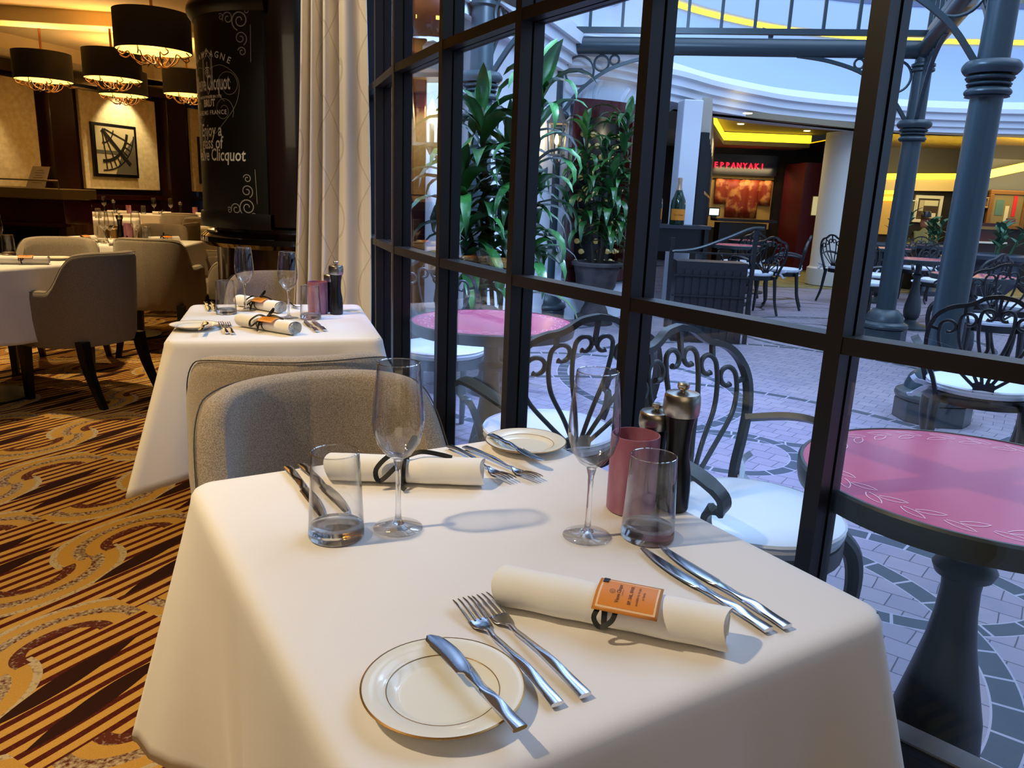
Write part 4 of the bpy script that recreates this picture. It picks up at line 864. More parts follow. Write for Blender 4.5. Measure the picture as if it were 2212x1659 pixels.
def iron_chair(name, m):
    r = thing(name, 'x', 'chair')
    lift = lambda pts, sx: [(sx * p[0], back_y(p[0], p[2]), p[2]) for p in pts]
    full = lift(spl(STILE), 1); full = full + lift(spl(STILE), -1)[::-1][1:]
    b = MB(); b.ribbon(full, 0.024, 0.017, lambda i: (full[i][0] * 1.0, 0, 0.45 if full[i][2] > .78 else .06)); b.build('back_frame', m, r, smooth=50)
    for sc_ in SCROLLS:
        for sx in (-1, 1):
            pts = lift(sc_, sx); N = len(pts); b = MB(); b.tube(pts, [0.0072 if i < N - 1 else .0088 for i in range(N)], 8); b.build('scroll_bar', m, r, smooth=60)
    for x0, z0, x1, z1 in ((.0, .812, .0, .89), (.118, .81, .12, .848), (.200, .735, .24, .745), (.07, .76, .074, .765)):
        for sx in (-1, 1):
            if x0 == 0 and sx < 0: continue
            if x0 == .07: continue
            b = MB(); b.bar((sx * x0, back_y(x0, z0), z0), (sx * x1, back_y(x1, z1), z1), .012, .012); b.build('link', m, r, smooth=0)
    b = MB(); poly = [(-.048, .40), (.048, .40), (.038, .47), (.042, .515), (.02, .525), (0, .515), (-.02, .525), (-.042, .515), (-.038, .47)]
    P = [(x, back_y(x, z) + q, z) for q in (-.007, .007) for x, z in poly]; n = len(poly)
    b.add(P, [tuple(range(n)), tuple(range(2 * n - 1, n - 1, -1))] + [(k, (k + 1) % n, n + (k + 1) % n, n + k) for k in range(n)]); b.build('splat_plate', m, r, smooth=0)
    el = [(.215 * math.cos(a), .205 * math.sin(a) + .01, .425) for a in [2 * PI * k / 36 for k in range(36)]]
    b = MB(); b.ribbon(el + [el[0]], .045, .018, lambda i: (el[i % 36][0], el[i % 36][1], 0.001)); b.lathe([(0, .415), (.2, .415), (.2, .44), (0, .44)], (0, .01, 0), 36); b.build('seat_frame', m, r)
    for sx in (-1, 1):
        b = MB(); pts = cr([(sx * .165, .145, .43), (sx * .195, .175, .38), (sx * .2, .185, .28), (sx * .178, .17, .14), (sx * .172, .168, .06), (sx * .195, .205, .0)], 5)
        b.tube(pts, [.026 - .014 * i / (len(pts) - 1) for i in range(len(pts))], 10); b.build('leg', m, r)
        b = MB(); pts = cr([(sx * .165, -.165, .44), (sx * .17, -.18, .3), (sx * .175, -.2, .15), (sx * .185, -.25, 0)], 5); b.tube(pts, [.022 - .008 * i / (len(pts) - 1) for i in range(len(pts))], 10); b.build('leg', m, r)
        y0 = back_y(.24, .63); b = MB(); pts = cr([(sx * .238, y0, .63), (sx * .275, y0 + .10, .655), (sx * .29, -.03, .66), (sx * .285, .07, .645), (sx * .272, .125, .612), (sx * .262, .12, .575), (sx * .252, .08, .565), (sx * .235, .06, .52), (sx * .21, .07, .44)], 5)
        b.ribbon(pts, [.03 if i < 24 else .022 for i in range(len(pts))], .016, lambda i: (sx * .5, 0, 1) if i < 18 else (0, 1, .35)); b.build('armrest', m, r, smooth=60)
    b = MB(); b.lathe([(0, .442), (.19, .442), (.212, .452), (.218, .468), (.214, .482), (.195, .493), (.1, .499), (0, .50)], (0, .01, 0), 40); cu = b.build('cushion', M_CUSH, r)
    b = MB(); b.lathe([(.213, .478), (.219, .482), (.215, .488)], (0, .01, 0), 40); b.build('piping', mat('white_piping', '#f2f5fa', .5), cu)
    for sx in (-1, 1):
        for q in range(2):
            b = MB(); pts = cr([(sx * .17, -.16, .465), (sx * (.215 + .01 * q), -.195, .47 + .02 * q), (sx * (.265 - .01 * q), -.19 - .03 * q, .465 + .035 * (q * 2 - 1)), (sx * .275, -.21, .44 + .08 * q)], 4)
            b.ribbon(pts, .022, .002, lambda i: (0, 1, .3)); b.build('tie', M_CUSH, cu, smooth=0)
    return r
CH1 = Proto(iron_chair('iron_cafe_chair', M_IRON)); CH2 = Proto(iron_chair('iron_cafe_chair', M_BIRON))
def face(px, py, tx, ty): return math.atan2(ty - py, tx - px) - PI / 2
T1, T2 = (0.87, 1.335), (-0.085, 2.935)
GI = 'cast iron chairs on the paving'
CH1.put((0.60, 1.78, 0), math.radians(-144), 'slate iron scroll-back chair facing us, between the window and the nearest pink table', GI)
CH1.put((0.13, 2.39, 0), face(0.19, 2.42, *T2) - 0.1, 'iron scroll-back chair seen from behind, pushed up to the farther pink table', GI)
CH1.put((-0.36, 3.72, 0), face(-0.36, 3.72, *T2), 'slate iron chair on the far side of the farther pink table, under the dracaena', GI)
CH2.put((2.10, 3.36, 0), math.radians(-28), 'black iron chair with a ribbon-tied white cushion, at the foot of the nearest column', GI)
def leafring(r, R, m):
    b = MB(); n = 25
    for k in range(n):
        a = 2 * PI * k / n
        for off, tilt, sh_ in ((0.011, .42, 0.0), (-0.012, -.42, .5)):
            P = []; Lh, Wh = .026, .0085
            for q in range(17):
                t = q / 16 * 1.86 + .07; u_ = -Lh + 2 * Lh * (t if t < 1 else 2 - t); w_ = Wh * math.sin(PI * min(1, (u_ + Lh) / (2 * Lh))) ** .8 * (1 if t < 1 else -1)
                tx = u_ * math.cos(tilt) - w_ * math.sin(tilt); ty = u_ * math.sin(tilt) + w_ * math.cos(tilt); rr = R + off + ty; aa = a + sh_ * 2 * PI / n * .6 + tx / R
                P.append((rr * math.cos(aa), rr * math.sin(aa)))
            vs, fs = stroke2d(P, 0.0017); b.add([(x, y, 0.7412) for x, y in vs], fs)
    b.build('laurel_ring', m, r, smooth=0)
M_PINK = mat('pink_enamel', '#cf6a86', 0.16, spec=0.5, noise=(2, '#c55c7a', 0.4, 0.6))
M_LINE = mat('pale_pink_line', '#f0c3cc', 0.4)
def pink_table(name, R=0.315):
    r = thing(name, 'x', 'table')
    b = MB(); b.lathe([(0, .738), (R - .008, .7405), (R - .004, .7405), (R - .004, .735), (0, .733)], n=72); b.build('tabletop', M_PINK, r)
    b = MB(); b.lathe([(R - .02, .70), (R, .70), (R + .004, .72), (R + .004, .738), (R, .7425), (R - .005, .7425), (R - .005, .735), (R - .02, .73)], n=72); b.lathe([(0, .7), (R - .01, .7), (R - .01, .733), (0, .733)], n=48); b.build('rim', M_IRON, r)
    leafring(r, R - .05, M_LINE)
    b = MB(); b.lathe([(0, .70), (.032, .70), (.03, .60), (.033, .585), (.05, .575), (.056, .565), (.05, .55), (.036, .545), (.034, .52), (.037, .47), (.045, .41), (.062, .33), (.080, .25), (.086, .18), (.078, .12), (.055, .09), (.06, .07), (.1, .05), (.2, .03), (.235, .02), (.235, 0), (0, 0)], n=40); b.build('pedestal', M_IRON, r)
    return r
PT = Proto(pink_table('pink_cafe_table'))
PT.put((T1[0], T1[1], 0), 0.3, 'nearest round pink table with a white laurel ring, cut by the right edge', 'pink café tables')
PT.put((T2[0], T2[1], 0), 0.0, 'round pink table under the left window panes, in front of the dracaena', 'pink café tables')
# the group of tables and chairs further off on the right, and by the grill
FT = [((3.72, 6.3), 'pink table behind the nearest two columns, first of the far group'), ((4.3, 8.3), 'pink table in the middle of the far group on the right'), ((5.0, 10.6), 'farthest pink table of the group by the lounge'), ((2.72, 9.75), 'pink table with iron chairs beside the black planter screen'), ((3.35, 11.2), 'small pink table just before the grill entrance')]
for (x, y), l in FT: PT.put((x, y, 0), 0.5, l, 'pink café tables')
FC = [(4.08, 7.0, 30, 'black iron chair between the second column and the first far pink table'), (3.5, 5.62, -20, 'black iron chair with open scroll back, before the first far table'), (4.35, 6.5, 100, 'iron chair on the right of the first far table'), (3.75, 8.25, -80, 'iron chair between the second column and the middle far table'), (4.85, 8.9, 150, 'iron chair facing away at the middle far table'),
      (4.4, 10.4, -70, 'iron chair left of the farthest pink table'), (5.58, 10.85, 150, 'iron chair behind the farthest pink table'), (4.3, 9.3, 200, 'iron chair standing behind the middle far table'),
      (2.75, 8.95, 20, 'iron chair with a white cushion right of the black planter screen'), (3.3, 9.6, 70, 'second iron chair right of the planter screen, behind the first'), (3.02, 10.6, 30, 'iron chair closest to the grill entrance')]
for x, y, a, l in FC: CH2.put((x, y, 0), math.radians(a), l, GI)
U = Proto(succulent_urn('x', (0, 0, 0), 0, 4))
for (x, y), l in (((5.85, 9.55), 'planted urn with round leaves right of the nearest column'), ((6.3, 11.9), 'planted urn in front of the seated person'), ((5.5, 11.55), 'planted urn left of the seated person'), ((7.0, 9.7), 'planted urn cut by the right edge, with a chain hung from it')):
    U.put((x, y, 0), x, l, None, 1.1 if y > 8 else 1)
b = MB(); b.tube(cr([(6.1, 9.55, .52), (6.3, 9.58, .33), (6.55, 9.62, .30), (6.8, 9.67, .5)], 8), .03, 8); tag(b.build('barrier_rope', M_BIRON), 'thick black rope hanging between two planted urns', 'rope')

# black planter screen with two big bottles
ps = thing('planter_screen', 'black iron planter screen with a sweeping top rail, behind the nearest chairs', 'screen', (1.74, 7.0, 0), -0.06)
M_BW = mat('black_slats', '#141116', 0.5)
b = MB(); b.box((0.0, 0, 0.36), (0.62, 0.3, 0.72)); b.build('box', M_BW, ps, smooth=0)
for k in range(9): b = MB(); b.box((-0.28 + .07 * k, -0.155, 0.34), (0.05, 0.012, 0.62)); b.build('slat', M_BW, ps, smooth=0)
for x in (-0.36, 0.36): b = MB(); b.box((x, -.1, 0.52), (0.035, 0.035, 1.04 if x > 0 else .8)); b.build('post', M_BIRON, ps, smooth=0)
for z in (0.2, 0.42, 0.6, 0.8): b = MB(); b.bar((-0.34, -.17, z), (0.36, -.17, z), .015, .015); b.build('rail', M_BIRON, ps, smooth=0)
b = MB(); b.tube(cr([(-.36, -.12, .80), (-.15, -.12, .83), (.1, -.12, .93), (.3, -.12, 1.02), (.42, -.12, 1.03)], 6), .014, 8); b.build('top_rail', M_BIRON, ps)
sh_ = thing('bottle_shelf', 'black shelf fixed to the white pillar, holding two big bottles', 'shelf', (1.88, 9.2, 0), 0.05)
b = MB(); b.box((0, 0, .955), (.66, .4, .04)); b.build('shelf_top', mat('grey_shelf', '#33343a', .3), sh_, smooth=0); b = MB(); b.box((0.0, .05, .80), (.6, .25, .27)); b.build('apron', M_BLACK, sh_, smooth=0)
for x in (-.3, .3): b = MB(); b.box((x, 0, .47), (.05, .3, .94)); b.build('leg', M_BLACK, sh_, smooth=0)
def champagne(label, loc, s=1.0):
    r = thing('champagne_bottle', label, 'bottle', loc, 0, 'big champagne bottles on the shelf'); r.scale = (s,) * 3
    b = MB(); b.lathe([(0, 0), (.075, 0), (.082, .01), (.083, .2), (.078, .26), (.05, .33), (.026, .39), (.022, .44)], n=32); b.build('glass_body', mat('dark_green_glass', '#0d2f1c', .1, coat=.5), r)
    b = MB(); b.lathe([(.0265, .39), (.034, .37), (.036, .36), (.027, .40), (.0235, .45), (.026, .47), (.024, .50), (0, .505)], n=28); b.build('foil', mat('pale_gold_foil', '#c9a78a', .35, metal=.6), r)
    b = MB(); b.lathe([(.0845, .05), (.0845, .17)], n=28, a0=-PI / 2 - 1.1, a1=-PI / 2 + 1.1); b.build('label', M_ORANGE, r)
    vs, fs = text_geo('Veuve Clicquot', .024, 'CENTER', 0, 1, .0003, .75); b = MB(); b.add([(.0852 * math.cos(-PI / 2 + x / .0852), .0852 * math.sin(-PI / 2 + x / .0852), .10 + y) for x, y in vs], fs); b.build('label_lettering', M_INK, r, smooth=0)
    return r
p = atY(1459, 508, 9.1); champagne('big dark green champagne bottle with an orange label, right of the white pillar', (p.x, 9.1, .975), 1.05)
p = atY(1412, 506, 9.15); champagne('champagne bottle half hidden left of the white pillar', (p.x, 9.2, .975), 1.05)

# a seated person by the lounge
pp_ = atY(1992, 500, 12.6)
PR = thing('person', 'seated person in a tan jacket and dark hat, bent forward behind the far urns', 'person', (pp_.x, 12.7, 0), math.radians(-20)); PR.location.x += .1; PR.scale = (.86, .86, .86)
def skin_body(name, J, E, m, parent, root=0):
    me = bpy.data.meshes.new(name); me.from_pydata([j[0] for j in J], E, []); me.materials.append(m); o = bpy.data.objects.new(name, me); COL.objects.link(o); o.parent = parent
    md = o.modifiers.new('k', 'SKIN'); md.use_smooth_shade = True
    for i, j in enumerate(J):
        v = me.skin_vertices[0].data[i]; v.radius = (j[1], j[2] if len(j) > 2 else j[1]); v.use_root = (i == root)
    s_ = o.modifiers.new('u', 'SUBSURF'); s_.levels = s_.render_levels = 1; return o
J = [((0, 0, .55), .15, .12), ((0, .03, .75), .14, .11), ((0, .08, .95), .15, .11), ((0, .13, 1.08), .08, .07), ((0, .17, 1.15), .05),
     ((.17, .1, 1.02), .06), ((.24, .2, .8), .048), ((.1, .42, .82), .035), ((-.17, .1, 1.02), .06), ((-.24, .2, .8), .048), ((-.08, .4, 1.0), .035),
     ((.1, .02, .52), .1), ((.12, .45, .52), .075), ((.12, .48, .1), .05), ((.12, .6, .04), .04), ((-.1, .02, .52), .1), ((-.12, .45, .52), .075), ((-.12, .48, .1), .05), ((-.12, .6, .04), .04)]
E_ = [(0, 1), (1, 2), (2, 3), (3, 4), (2, 5), (5, 6), (6, 7), (2, 8), (8, 9), (9, 10), (0, 11), (11, 12), (12, 13), (13, 14), (0, 15), (15, 16), (16, 17), (17, 18)]
skin_body('body', J, E_, mat('tan_jacket', '#8f7a3c', .85), PR)
b = MB(); b.lathe([(0, -.12), (.045, -.11), (.07, -.06), (.078, 0), (.08, .05), (.065, .1), (0, .12)], (0, .22, 1.25), 24); hd = b.build('head', mat('skin', '#a8674a', .6), PR, smooth=180)
b = MB(); b.lathe([(0, -.012), (.01, 0), (0, .02)], (0, .305, 1.245), 8); b.build('nose', MATS['skin'], hd)
for sx in (-1, 1):
    b = MB(); b.lathe([(0, -.008), (.008, 0), (0, .008)], (sx * .03, .29, 1.27), 8); b.build('eye', M_BLACK, hd)
    b = MB(); b.lathe([(0, -.025), (.014, 0), (0, .028)], (sx * .08, .21, 1.245), 8); b.build('ear', MATS['skin'], hd)
b = MB(); b.lathe([(0, 1.46), (.07, 1.455), (.085, 1.43), (.09, 1.35), (.15, 1.335), (.155, 1.33), (.08, 1.33), (0, 1.34)], (0, .21, 0), 28); b.build('hat', M_BLACK, PR)
for sx, (hx, hy, hz) in ((1, (.1, .42, .82)), (-1, (-.08, .4, 1.0))):
    J2 = [((hx, hy, hz), .025, .018), ((hx, hy + .05, hz + .01), .03, .014)]; E2 = [(0, 1)]
    for k in range(4): J2 += [((hx + (k - 1.5) * .018, hy + .09, hz), .009), ((hx + (k - 1.5) * .018, hy + .12 - abs(k - 1.5) * .006, hz - .02), .008)]; n_ = len(J2); E2 += [(1, n_ - 2), (n_ - 2, n_ - 1)]
    J2 += [((hx - sx * .035, hy + .04, hz - .01), .01), ((hx - sx * .045, hy + .075, hz - .015), .009)]; n_ = len(J2); E2 += [(0, n_ - 2), (n_ - 2, n_ - 1)]
    skin_body('hand', J2, E2, MATS['skin'], PR)
st = thing('lounge_stool', 'low dark stool under the seated person', 'stool', (pp_.x, 12.7, 0)); b = MB(); b.lathe([(0, 0), (.18, 0), (.2, .05), (.2, .36), (.22, .4), (.2, .43), (0, .44)], n=28); b.build('seat', M_BLACK, st)

# ------------------------------------------------------------------ the restaurant's furniture
def tub_chair(name, mf=M_FABRIC):
    r = thing(name, 'x', 'chair')
    half = [(.262, .245), (.272, .17), (.27, .06), (.258, -.04), (.24, -.11), (.214, -.165), (.162, -.222), (.088, -.262), (0, -.278)]
    half = [(p.x, p.y) for p in cr([(x, y, 0) for x, y in half], 6)]; pts = half + [(-x, y) for x, y in half[::-1][1:]]
    N = len(pts); secs = []; rim = []
    for i, (x, y) in enumerate(pts):
        a, c = pts[max(i - 1, 0)], pts[min(i + 1, N - 1)]; t = Vector((c[0] - a[0], c[1] - a[1])).normalized(); n = Vector((t.y, -t.x))
        if n.dot(Vector((x, y + .05))) < 0: n = -n
        k = min(1, max(0, (-0.035 - y) / 0.155)); k = k * k * (3 - 2 * k)
        fr = min(1, max(0, (y - .13) / .115)); zt = .625 - .10 * fr ** 3 + (.835 - .625) * k - .035 * k * min(1.2, (abs(x) / .235) ** 6)
        zb_ = .345 - .03 * math.cos(y * 4); lean = .022 * k; th_ = .052 - .01 * fr
        S = []
        for q, z, o_ in ((0, zb_, -.012), (1, zb_ + .05, .004), (2, (zb_ + zt) / 2, .010 + lean * .4), (3, zt - .035, .006 + lean), (4, zt - .01, .0 + lean), (5, zt, -.014 + lean), (6, zt + .001, -th_ + .016 + lean), (7, zt - .012, -th_ + lean), (8, zt - .06, -th_ + lean * .9), (9, (zb_ + zt) / 2, -th_ - .004 + lean * .3), (10, zb_ + .02, -th_)):
            S.append((x + n.x * o_, y + n.y * o_, z))
        secs.append(S); rim.append((x + n.x * (.003 + lean), y + n.y * (.003 + lean), zt - .006))
    b = MB(); b.loft(secs); b.build('tub_back', mf, r, smooth=70)
    b = MB(); b.tube(rim, .0015, 6); b.build('piping', M_WELT, r)
    b = MB(); b.prism([(.23 * math.copysign(abs(math.cos(a)) ** .45, math.cos(a)), .24 * math.copysign(abs(math.sin(a)) ** .45, math.sin(a)) + .02) for a in [2 * PI * k / 40 for k in range(40)]], .345, .47); b.build('seat', mf, r, smooth=40, bevel=.02, seg=3)
    for sx in (-1, 1):
        b = MB(); b.loft([[(sx * .215 + i * w_, .195 + j * w_ , z) for i, j in ((-1, -1), (1, -1), (1, 1), (-1, 1))] for z, w_ in ((.36, .026), (0, .017))]); b.build('leg', M_LEG, r, smooth=0)
        b = MB(); b.loft([[(sx * (.2 + .01 * (1 - z / .36)) + i * w_, -.2 - .12 * (1 - z / .36) ** 1.6 + j * w_, z) for i, j in ((-1, -1), (1, -1), (1, 1), (-1, 1))] for z, w_ in ((.36, .026), (.27, .024), (.18, .021), (.09, .018), (0, .016))]); b.build('leg', M_LEG, r, smooth=0)
    return r
TC = Proto(tub_chair('tub_dining_chair'))
GT = 'taupe tub chairs of the restaurant'
def tablecloth(name, label, c, rz, sx, sy, hang=0.42, seed=1, flare=(1, 1, 1, 1), group=None):
    rnd = random.Random(seed); hx_, hy_, rc = sx / 2, sy / 2, 0.035; peri = []
    def line(a, c_, n): return [(a[0] + (c_[0] - a[0]) * k / n, a[1] + (c_[1] - a[1]) * k / n) for k in range(n)]
    cs = [(hx_ - rc, hy_ - rc, 0), (-hx_ + rc, hy_ - rc, 90), (-hx_ + rc, -hy_ + rc, 180), (hx_ - rc, -hy_ + rc, 270)]
    for i, (cx, cy, a0) in enumerate(cs):
        for k in range(13): a = math.radians(a0 + 90 * k / 12); peri.append((cx + rc * math.cos(a), cy + rc * math.sin(a), math.cos(a), math.sin(a), i, k / 12))
        nx_, ny_, na = cs[(i + 1) % 4]; a = math.radians(a0 + 90)
        p0 = (cx + rc * math.cos(a), cy + rc * math.sin(a)); p1 = (nx_ + rc * math.cos(a), ny_ + rc * math.sin(a))
        for k in range(1, 30): t = k / 30; peri.append((p0[0] + (p1[0] - p0[0]) * t, p0[1] + (p1[1] - p0[1]) * t, math.cos(a), math.sin(a), -1, t))
    N = len(peri); ph = [rnd.uniform(0, 6) for _ in range(6)]; rows = []
    prof_ = [(-.25, 0.0, 0), (-.06, 0.0003, 0), (-.02, 0.0, 0), (-.008, -.0015, 0), (0.0, -.006, 0), (.005, -.014, 0), (.007, -.026, .02)]
    dist_c = []
    for i, p in enumerate(peri):
        d = min(math.hypot(p[0] - sx_ * hx_, p[1] - sy_ * hy_) for sx_ in (-1, 1) for sy_ in (-1, 1)); q = [(math.hypot(p[0] - s1 * hx_, p[1] - s2 * hy_), j) for j, (s1, s2) in enumerate(((1, 1), (-1, 1), (-1, -1), (1, -1)))]; dist_c.append(min(q))
    b = MB()
    for o_, z, _ in prof_: q_ = 1 if o_ > -.03 else 1 + o_ * 3; rows.append([(p[0] * q_ + p[2] * max(o_, -.02) * (o_ > -.03), p[1] * q_ + p[3] * max(o_, -.02) * (o_ > -.03), .75 + z) for p in peri])
    nr = 16
    for r_ in range(1, nr + 1):
        v = r_ / nr; R = []
        for i, p in enumerate(peri):
            d, j = dist_c[i]; fw = flare[j] * math.exp(-(d / .085) ** 2) ; side = math.exp(-((d - .17) / .07) ** 2)
            s = i / N * 2 * PI; rip = .008 * math.sin(s * 9 + ph[0]) + .006 * math.sin(s * 17 + ph[1]) + .004 * math.sin(s * 31 + ph[2])
            out = .008 + v * (.012 + .15 * fw - .03 * side * flare[j] + rip * (1 - math.exp(-(d / .1) ** 2)) * 1.6); nx_, ny_ = p[2], p[3]
            if fw > .01: dg = Vector(((1, -1, -1, 1)[j], (1, 1, -1, -1)[j])).normalized(); mixv = Vector((nx_, ny_)).lerp(dg, min(1, fw * 1.2)).normalized(); nx_, ny_ = mixv.x, mixv.y
            zz = .75 - .026 - (hang - .026) * v - .05 * fw * v
            R.append((p[0] + nx_ * out, p[1] + ny_ * out, zz))
        rows.append(R)
    b.loft(rows, cap=False); b.add([rows[0][k] for k in range(N)], [tuple(range(N))])
    o = b.build(name, M_CLOTH, smooth=60, solid=.0022); o.modifiers['s'].offset = -1; o.location = (c[0], c[1], 0); o.rotation_euler = (0, 0, rz); return tag(o, label, 'tablecloth', group)
def under_table(label, c, rz, sx, sy):
    r = thing('dining_table', label, 'table', (c[0], c[1], 0), rz)
    b = MB(); b.box((0, 0, .73), (sx - .02, sy - .02, .03)); b.build('tabletop', M_LEG, r, smooth=0)
    b = MB(); b.lathe([(0, 0), (.22, 0), (.22, .012), (.05, .03), (.035, .06), (.035, .715), (0, .715)], n=24); b.build('pedestal', M_LEG, r)
    return r
RA = math.radians(31.8); CA = ((-0.503 + .055 + .454 - .093) / 4, (1.144 + 1.488 + .827 + .479) / 4)
RBt = math.radians(17); CB = (-0.855, 2.735)
_c, _n, _f = at(200, 566, .75), at(0, 581, .75), at(58, 551, .75); _d = Vector((_n.x - _c.x, _n.y - _c.y)).normalized(); _a = math.atan2(-_d.y, -_d.x); _q = Vector((-math.sin(_a), math.cos(_a)))
TLEFT = ((_c.x + _d.x * .45 + _q.x * .36, _c.y + _d.y * .45 + _q.y * .36), _a, .9, .72)
TAB = {'near': (CA, RA, .655, .78), 'second': (CB, RBt, .655, .78), 'left': TLEFT, 'middle': ((-3.1, 6.12), math.radians(8), 1.0, .75), 'wall': ((-5.6, 11.9), math.radians(25), 2.4, .7), 'host': ((-5.45, 9.9), math.radians(20), 1.1, .75), 'column': ((-3.32, 8.75), math.radians(20), .75, .75)}
LBL = {'near': 'white tablecloth of the nearest table, filling the bottom of the picture', 'second': 'white tablecloth of the second table, behind the near chairs', 'left': 'cream tablecloth cut by the left edge, before the big armchair', 'middle': 'cream tablecloth on the full set table behind the left chairs', 'wall': 'long cream tablecloth along the panelled wall', 'host': 'cream tablecloth beside the red host stand', 'column': 'cream tablecloth with a hanging corner beside the column'}
for k, (c, rz, sx, sy) in TAB.items():
    under_table('dark pedestal table under the ' + LBL[k].replace('white ', '').replace('cream ', '').split(',')[0], c, rz, sx, sy)
    tablecloth('tablecloth', LBL[k], c, rz, sx, sy, .45 if k == 'near' else .40, len(k), (.9, 1, .8, .8) if k == 'near' else (1, 1, 1.1, .8))
def loc(k, x, y): c, rz, sx, sy = TAB[k]; return (c[0] + x * math.cos(rz) - y * math.sin(rz), c[1] + x * math.sin(rz) + y * math.cos(rz))
n31 = Vector((-math.sin(RA), math.cos(RA)))
def chair_at(x, y, rz, label): TC.put((x, y, 0), rz, label, GT)
p = at(668, 806, .835); chair_at(p.x + .135, p.y - .225, RA + PI, 'taupe upholstered chair facing us across the nearest table')
p = at(636, 770, .835); chair_at(p.x - .075, p.y + .25, RBt, 'grey-brown chair seen from behind, pushed under the second table')
p = loc('second', 0.02, .39 + .24); chair_at(p[0], p[1], RBt + PI, 'brown chair on the far side of the second table, before the column')
chair_at(-2.46, 4.30, math.radians(73), 'big brown tub armchair seen from behind, at the left tablecloth')
chair_at(-3.0, 4.97, math.radians(195), 'pale taupe chair back beyond the left tablecloth')
chair_at(-2.62, 5.62, math.radians(8), 'dark brown chair seen from behind, right of the pale one at the middle table')
chair_at(-3.35, 7.2, math.radians(190), 'cream chair on the far side of the middle table, behind its glasses')
chair_at(-3.55, 7.9, math.radians(100), 'small chair with a curved pale arm rim between middle and wall tables')
chair_at(-3.9, 9.6, math.radians(30), 'brown chair seen from behind at the long wall table')
chair_at(-4.6, 10.6, math.radians(25), 'taupe chair with a rounded back at the left of the long wall table')
chair_at(-2.75, 7.4, math.radians(75), 'brown chair by the hanging cloth corner, left of the column')
chair_at(-2.35, 6.4, math.radians(120), 'taupe chair half hidden by the column rail')

# ------------------------------------------------------------------ tableware prototypes
def wine_glass():
    r = thing('wine_glass', 'x', 'glass')
    b = MB(); b.lathe([(0, .0085), (.009, .0075), (.0055, .012), (.0042, .02), (.0038, .03), (.0036, .07), (.0042, .09), (.007, .101), (0, .103)], n=32); b.build('stem', M_SOLID, r, smooth=60)
    b = MB(); b.lathe([(0, .0003), (.033, .0003), (.0345, .001), (.0335, .0022), (.018, .0042), (.009, .0075), (0, .008)], n=48); b.build('foot', M_BOWL, r, smooth=60)
    b = MB(); b.lathe([(.0, .1025), (.008, .1035), (.018, .110), (.029, .126), (.0345, .145), (.0355, .160), (.034, .185), (.031, .215), (.0285, .2375), (.0278, .238), (.0275, .2372), (.030, .215), (.033, .185), (.0345, .160), (.0335, .146), (.028, .128), (.0175, .113), (.006, .107), (0, .1065)], n=48); b.build('bowl', M_BOWL, r, smooth=60)
    b = MB(); b.tube([(.0277 * math.cos(a), .0277 * math.sin(a), .238) for a in [2 * PI * k / 40 for k in range(40)]], .0007, 6, closed=True); b.build('rim', M_RIM_GLINT, r)  # thin ring added to carry the bright highlight of the lip
    return r
def tumbler():
    r = thing('tumbler', 'x', 'glass')
    b = MB(); b.lathe([(0, .0), (.036, 0), (.0375, .002), (.0375, .006), (.037, .016), (.034, .018), (.02, .0155), (0, .0145)], n=40); b.build('glass_base', M_SOLID, r, smooth=60)
    b = MB(); b.lathe([(.0372, .0155), (.0345, .07), (.0318, .119), (.0312, .12), (.0306, .119), (.0333, .07), (.0358, .018)], n=48); b.build('glass_wall', M_BOWL, r, smooth=60)
    b = MB(); b.tube([(.0312 * math.cos(a), .0312 * math.sin(a), .1203) for a in [2 * PI * k / 40 for k in range(40)]], .0008, 6, closed=True); b.build('rim', M_RIM_GLINT, r)  # added ring, gives the tumbler's lip its bright line
    return r
def votive():
    b = MB(); b.lathe([(0, 0), (.0355, 0), (.037, .002), (.037, .118), (.0362, .12), (.0345, .12), (.034, .118), (.034, .006), (0, .006)], n=48); o = b.build('candle_holder', M_VOTIVE); return tag(o, 'x', 'candle holder')
def mill(h=.2):
    s = h / .2; r = thing('pepper_mill', 'x', 'mill')
    b = MB(); b.lathe([(0, 0), (.023, 0), (.024, .003), (.0245, .03 * s), (.023, .06 * s), (.0185, .085 * s), (.0175, .1 * s), (.019, .125 * s), (.0225, .148 * s), (0, .148 * s)], n=40); b.build('mill_body', M_BLACK, r)
    b = MB(); b.lathe([(.0225, .1485 * s), (.0262, .150 * s), (.0275, .156 * s), (.0277, .17 * s), (.0268, .18 * s), (.0245, .184 * s), (.005, .1865 * s), (.0, .1865 * s)], n=40); b.build('steel_head', M_BRUSH, r)
    b = MB(); b.lathe([(.004, .185 * s), (.004, .189 * s), (.0075, .190 * s), (.009, .193 * s), (.009, .198 * s), (.0075, .2 * s), (0, .2005 * s)], n=24); b.build('knob', M_BRUSH, r)
    return r
def side_plate():
    r = thing('side_plate', 'x', 'plate'); R = .0765
    b = MB(); b.lathe([(0, .0025), (.038, .0025), (.046, .003), (.0515, .0075), (.056, .009), (R - .002, .0135), (R, .0148), (R, .0155), (R - .002, .0158), (.056, .0115), (.051, .0095), (.0465, .0055), (.04, .0048), (0, .0045)], n=72); b.lathe([(.03, 0), (.034, 0), (.036, .003), (.03, .003)], n=48); b.build('plate_body', M_CHINA, r, smooth=60)
    b = MB(); b.lathe([(R - .0016, .0152), (R + .0002, .0148), (R + .0004, .0156), (R - .0012, .0163)], n=72); b.build('gold_rim', M_GOLD, r)
    b = MB(); b.lathe([(.0525, .01035), (.0533, .0107)], n=72); b.build('inner_line', M_GOLD, r, solid=.0002)
    return r
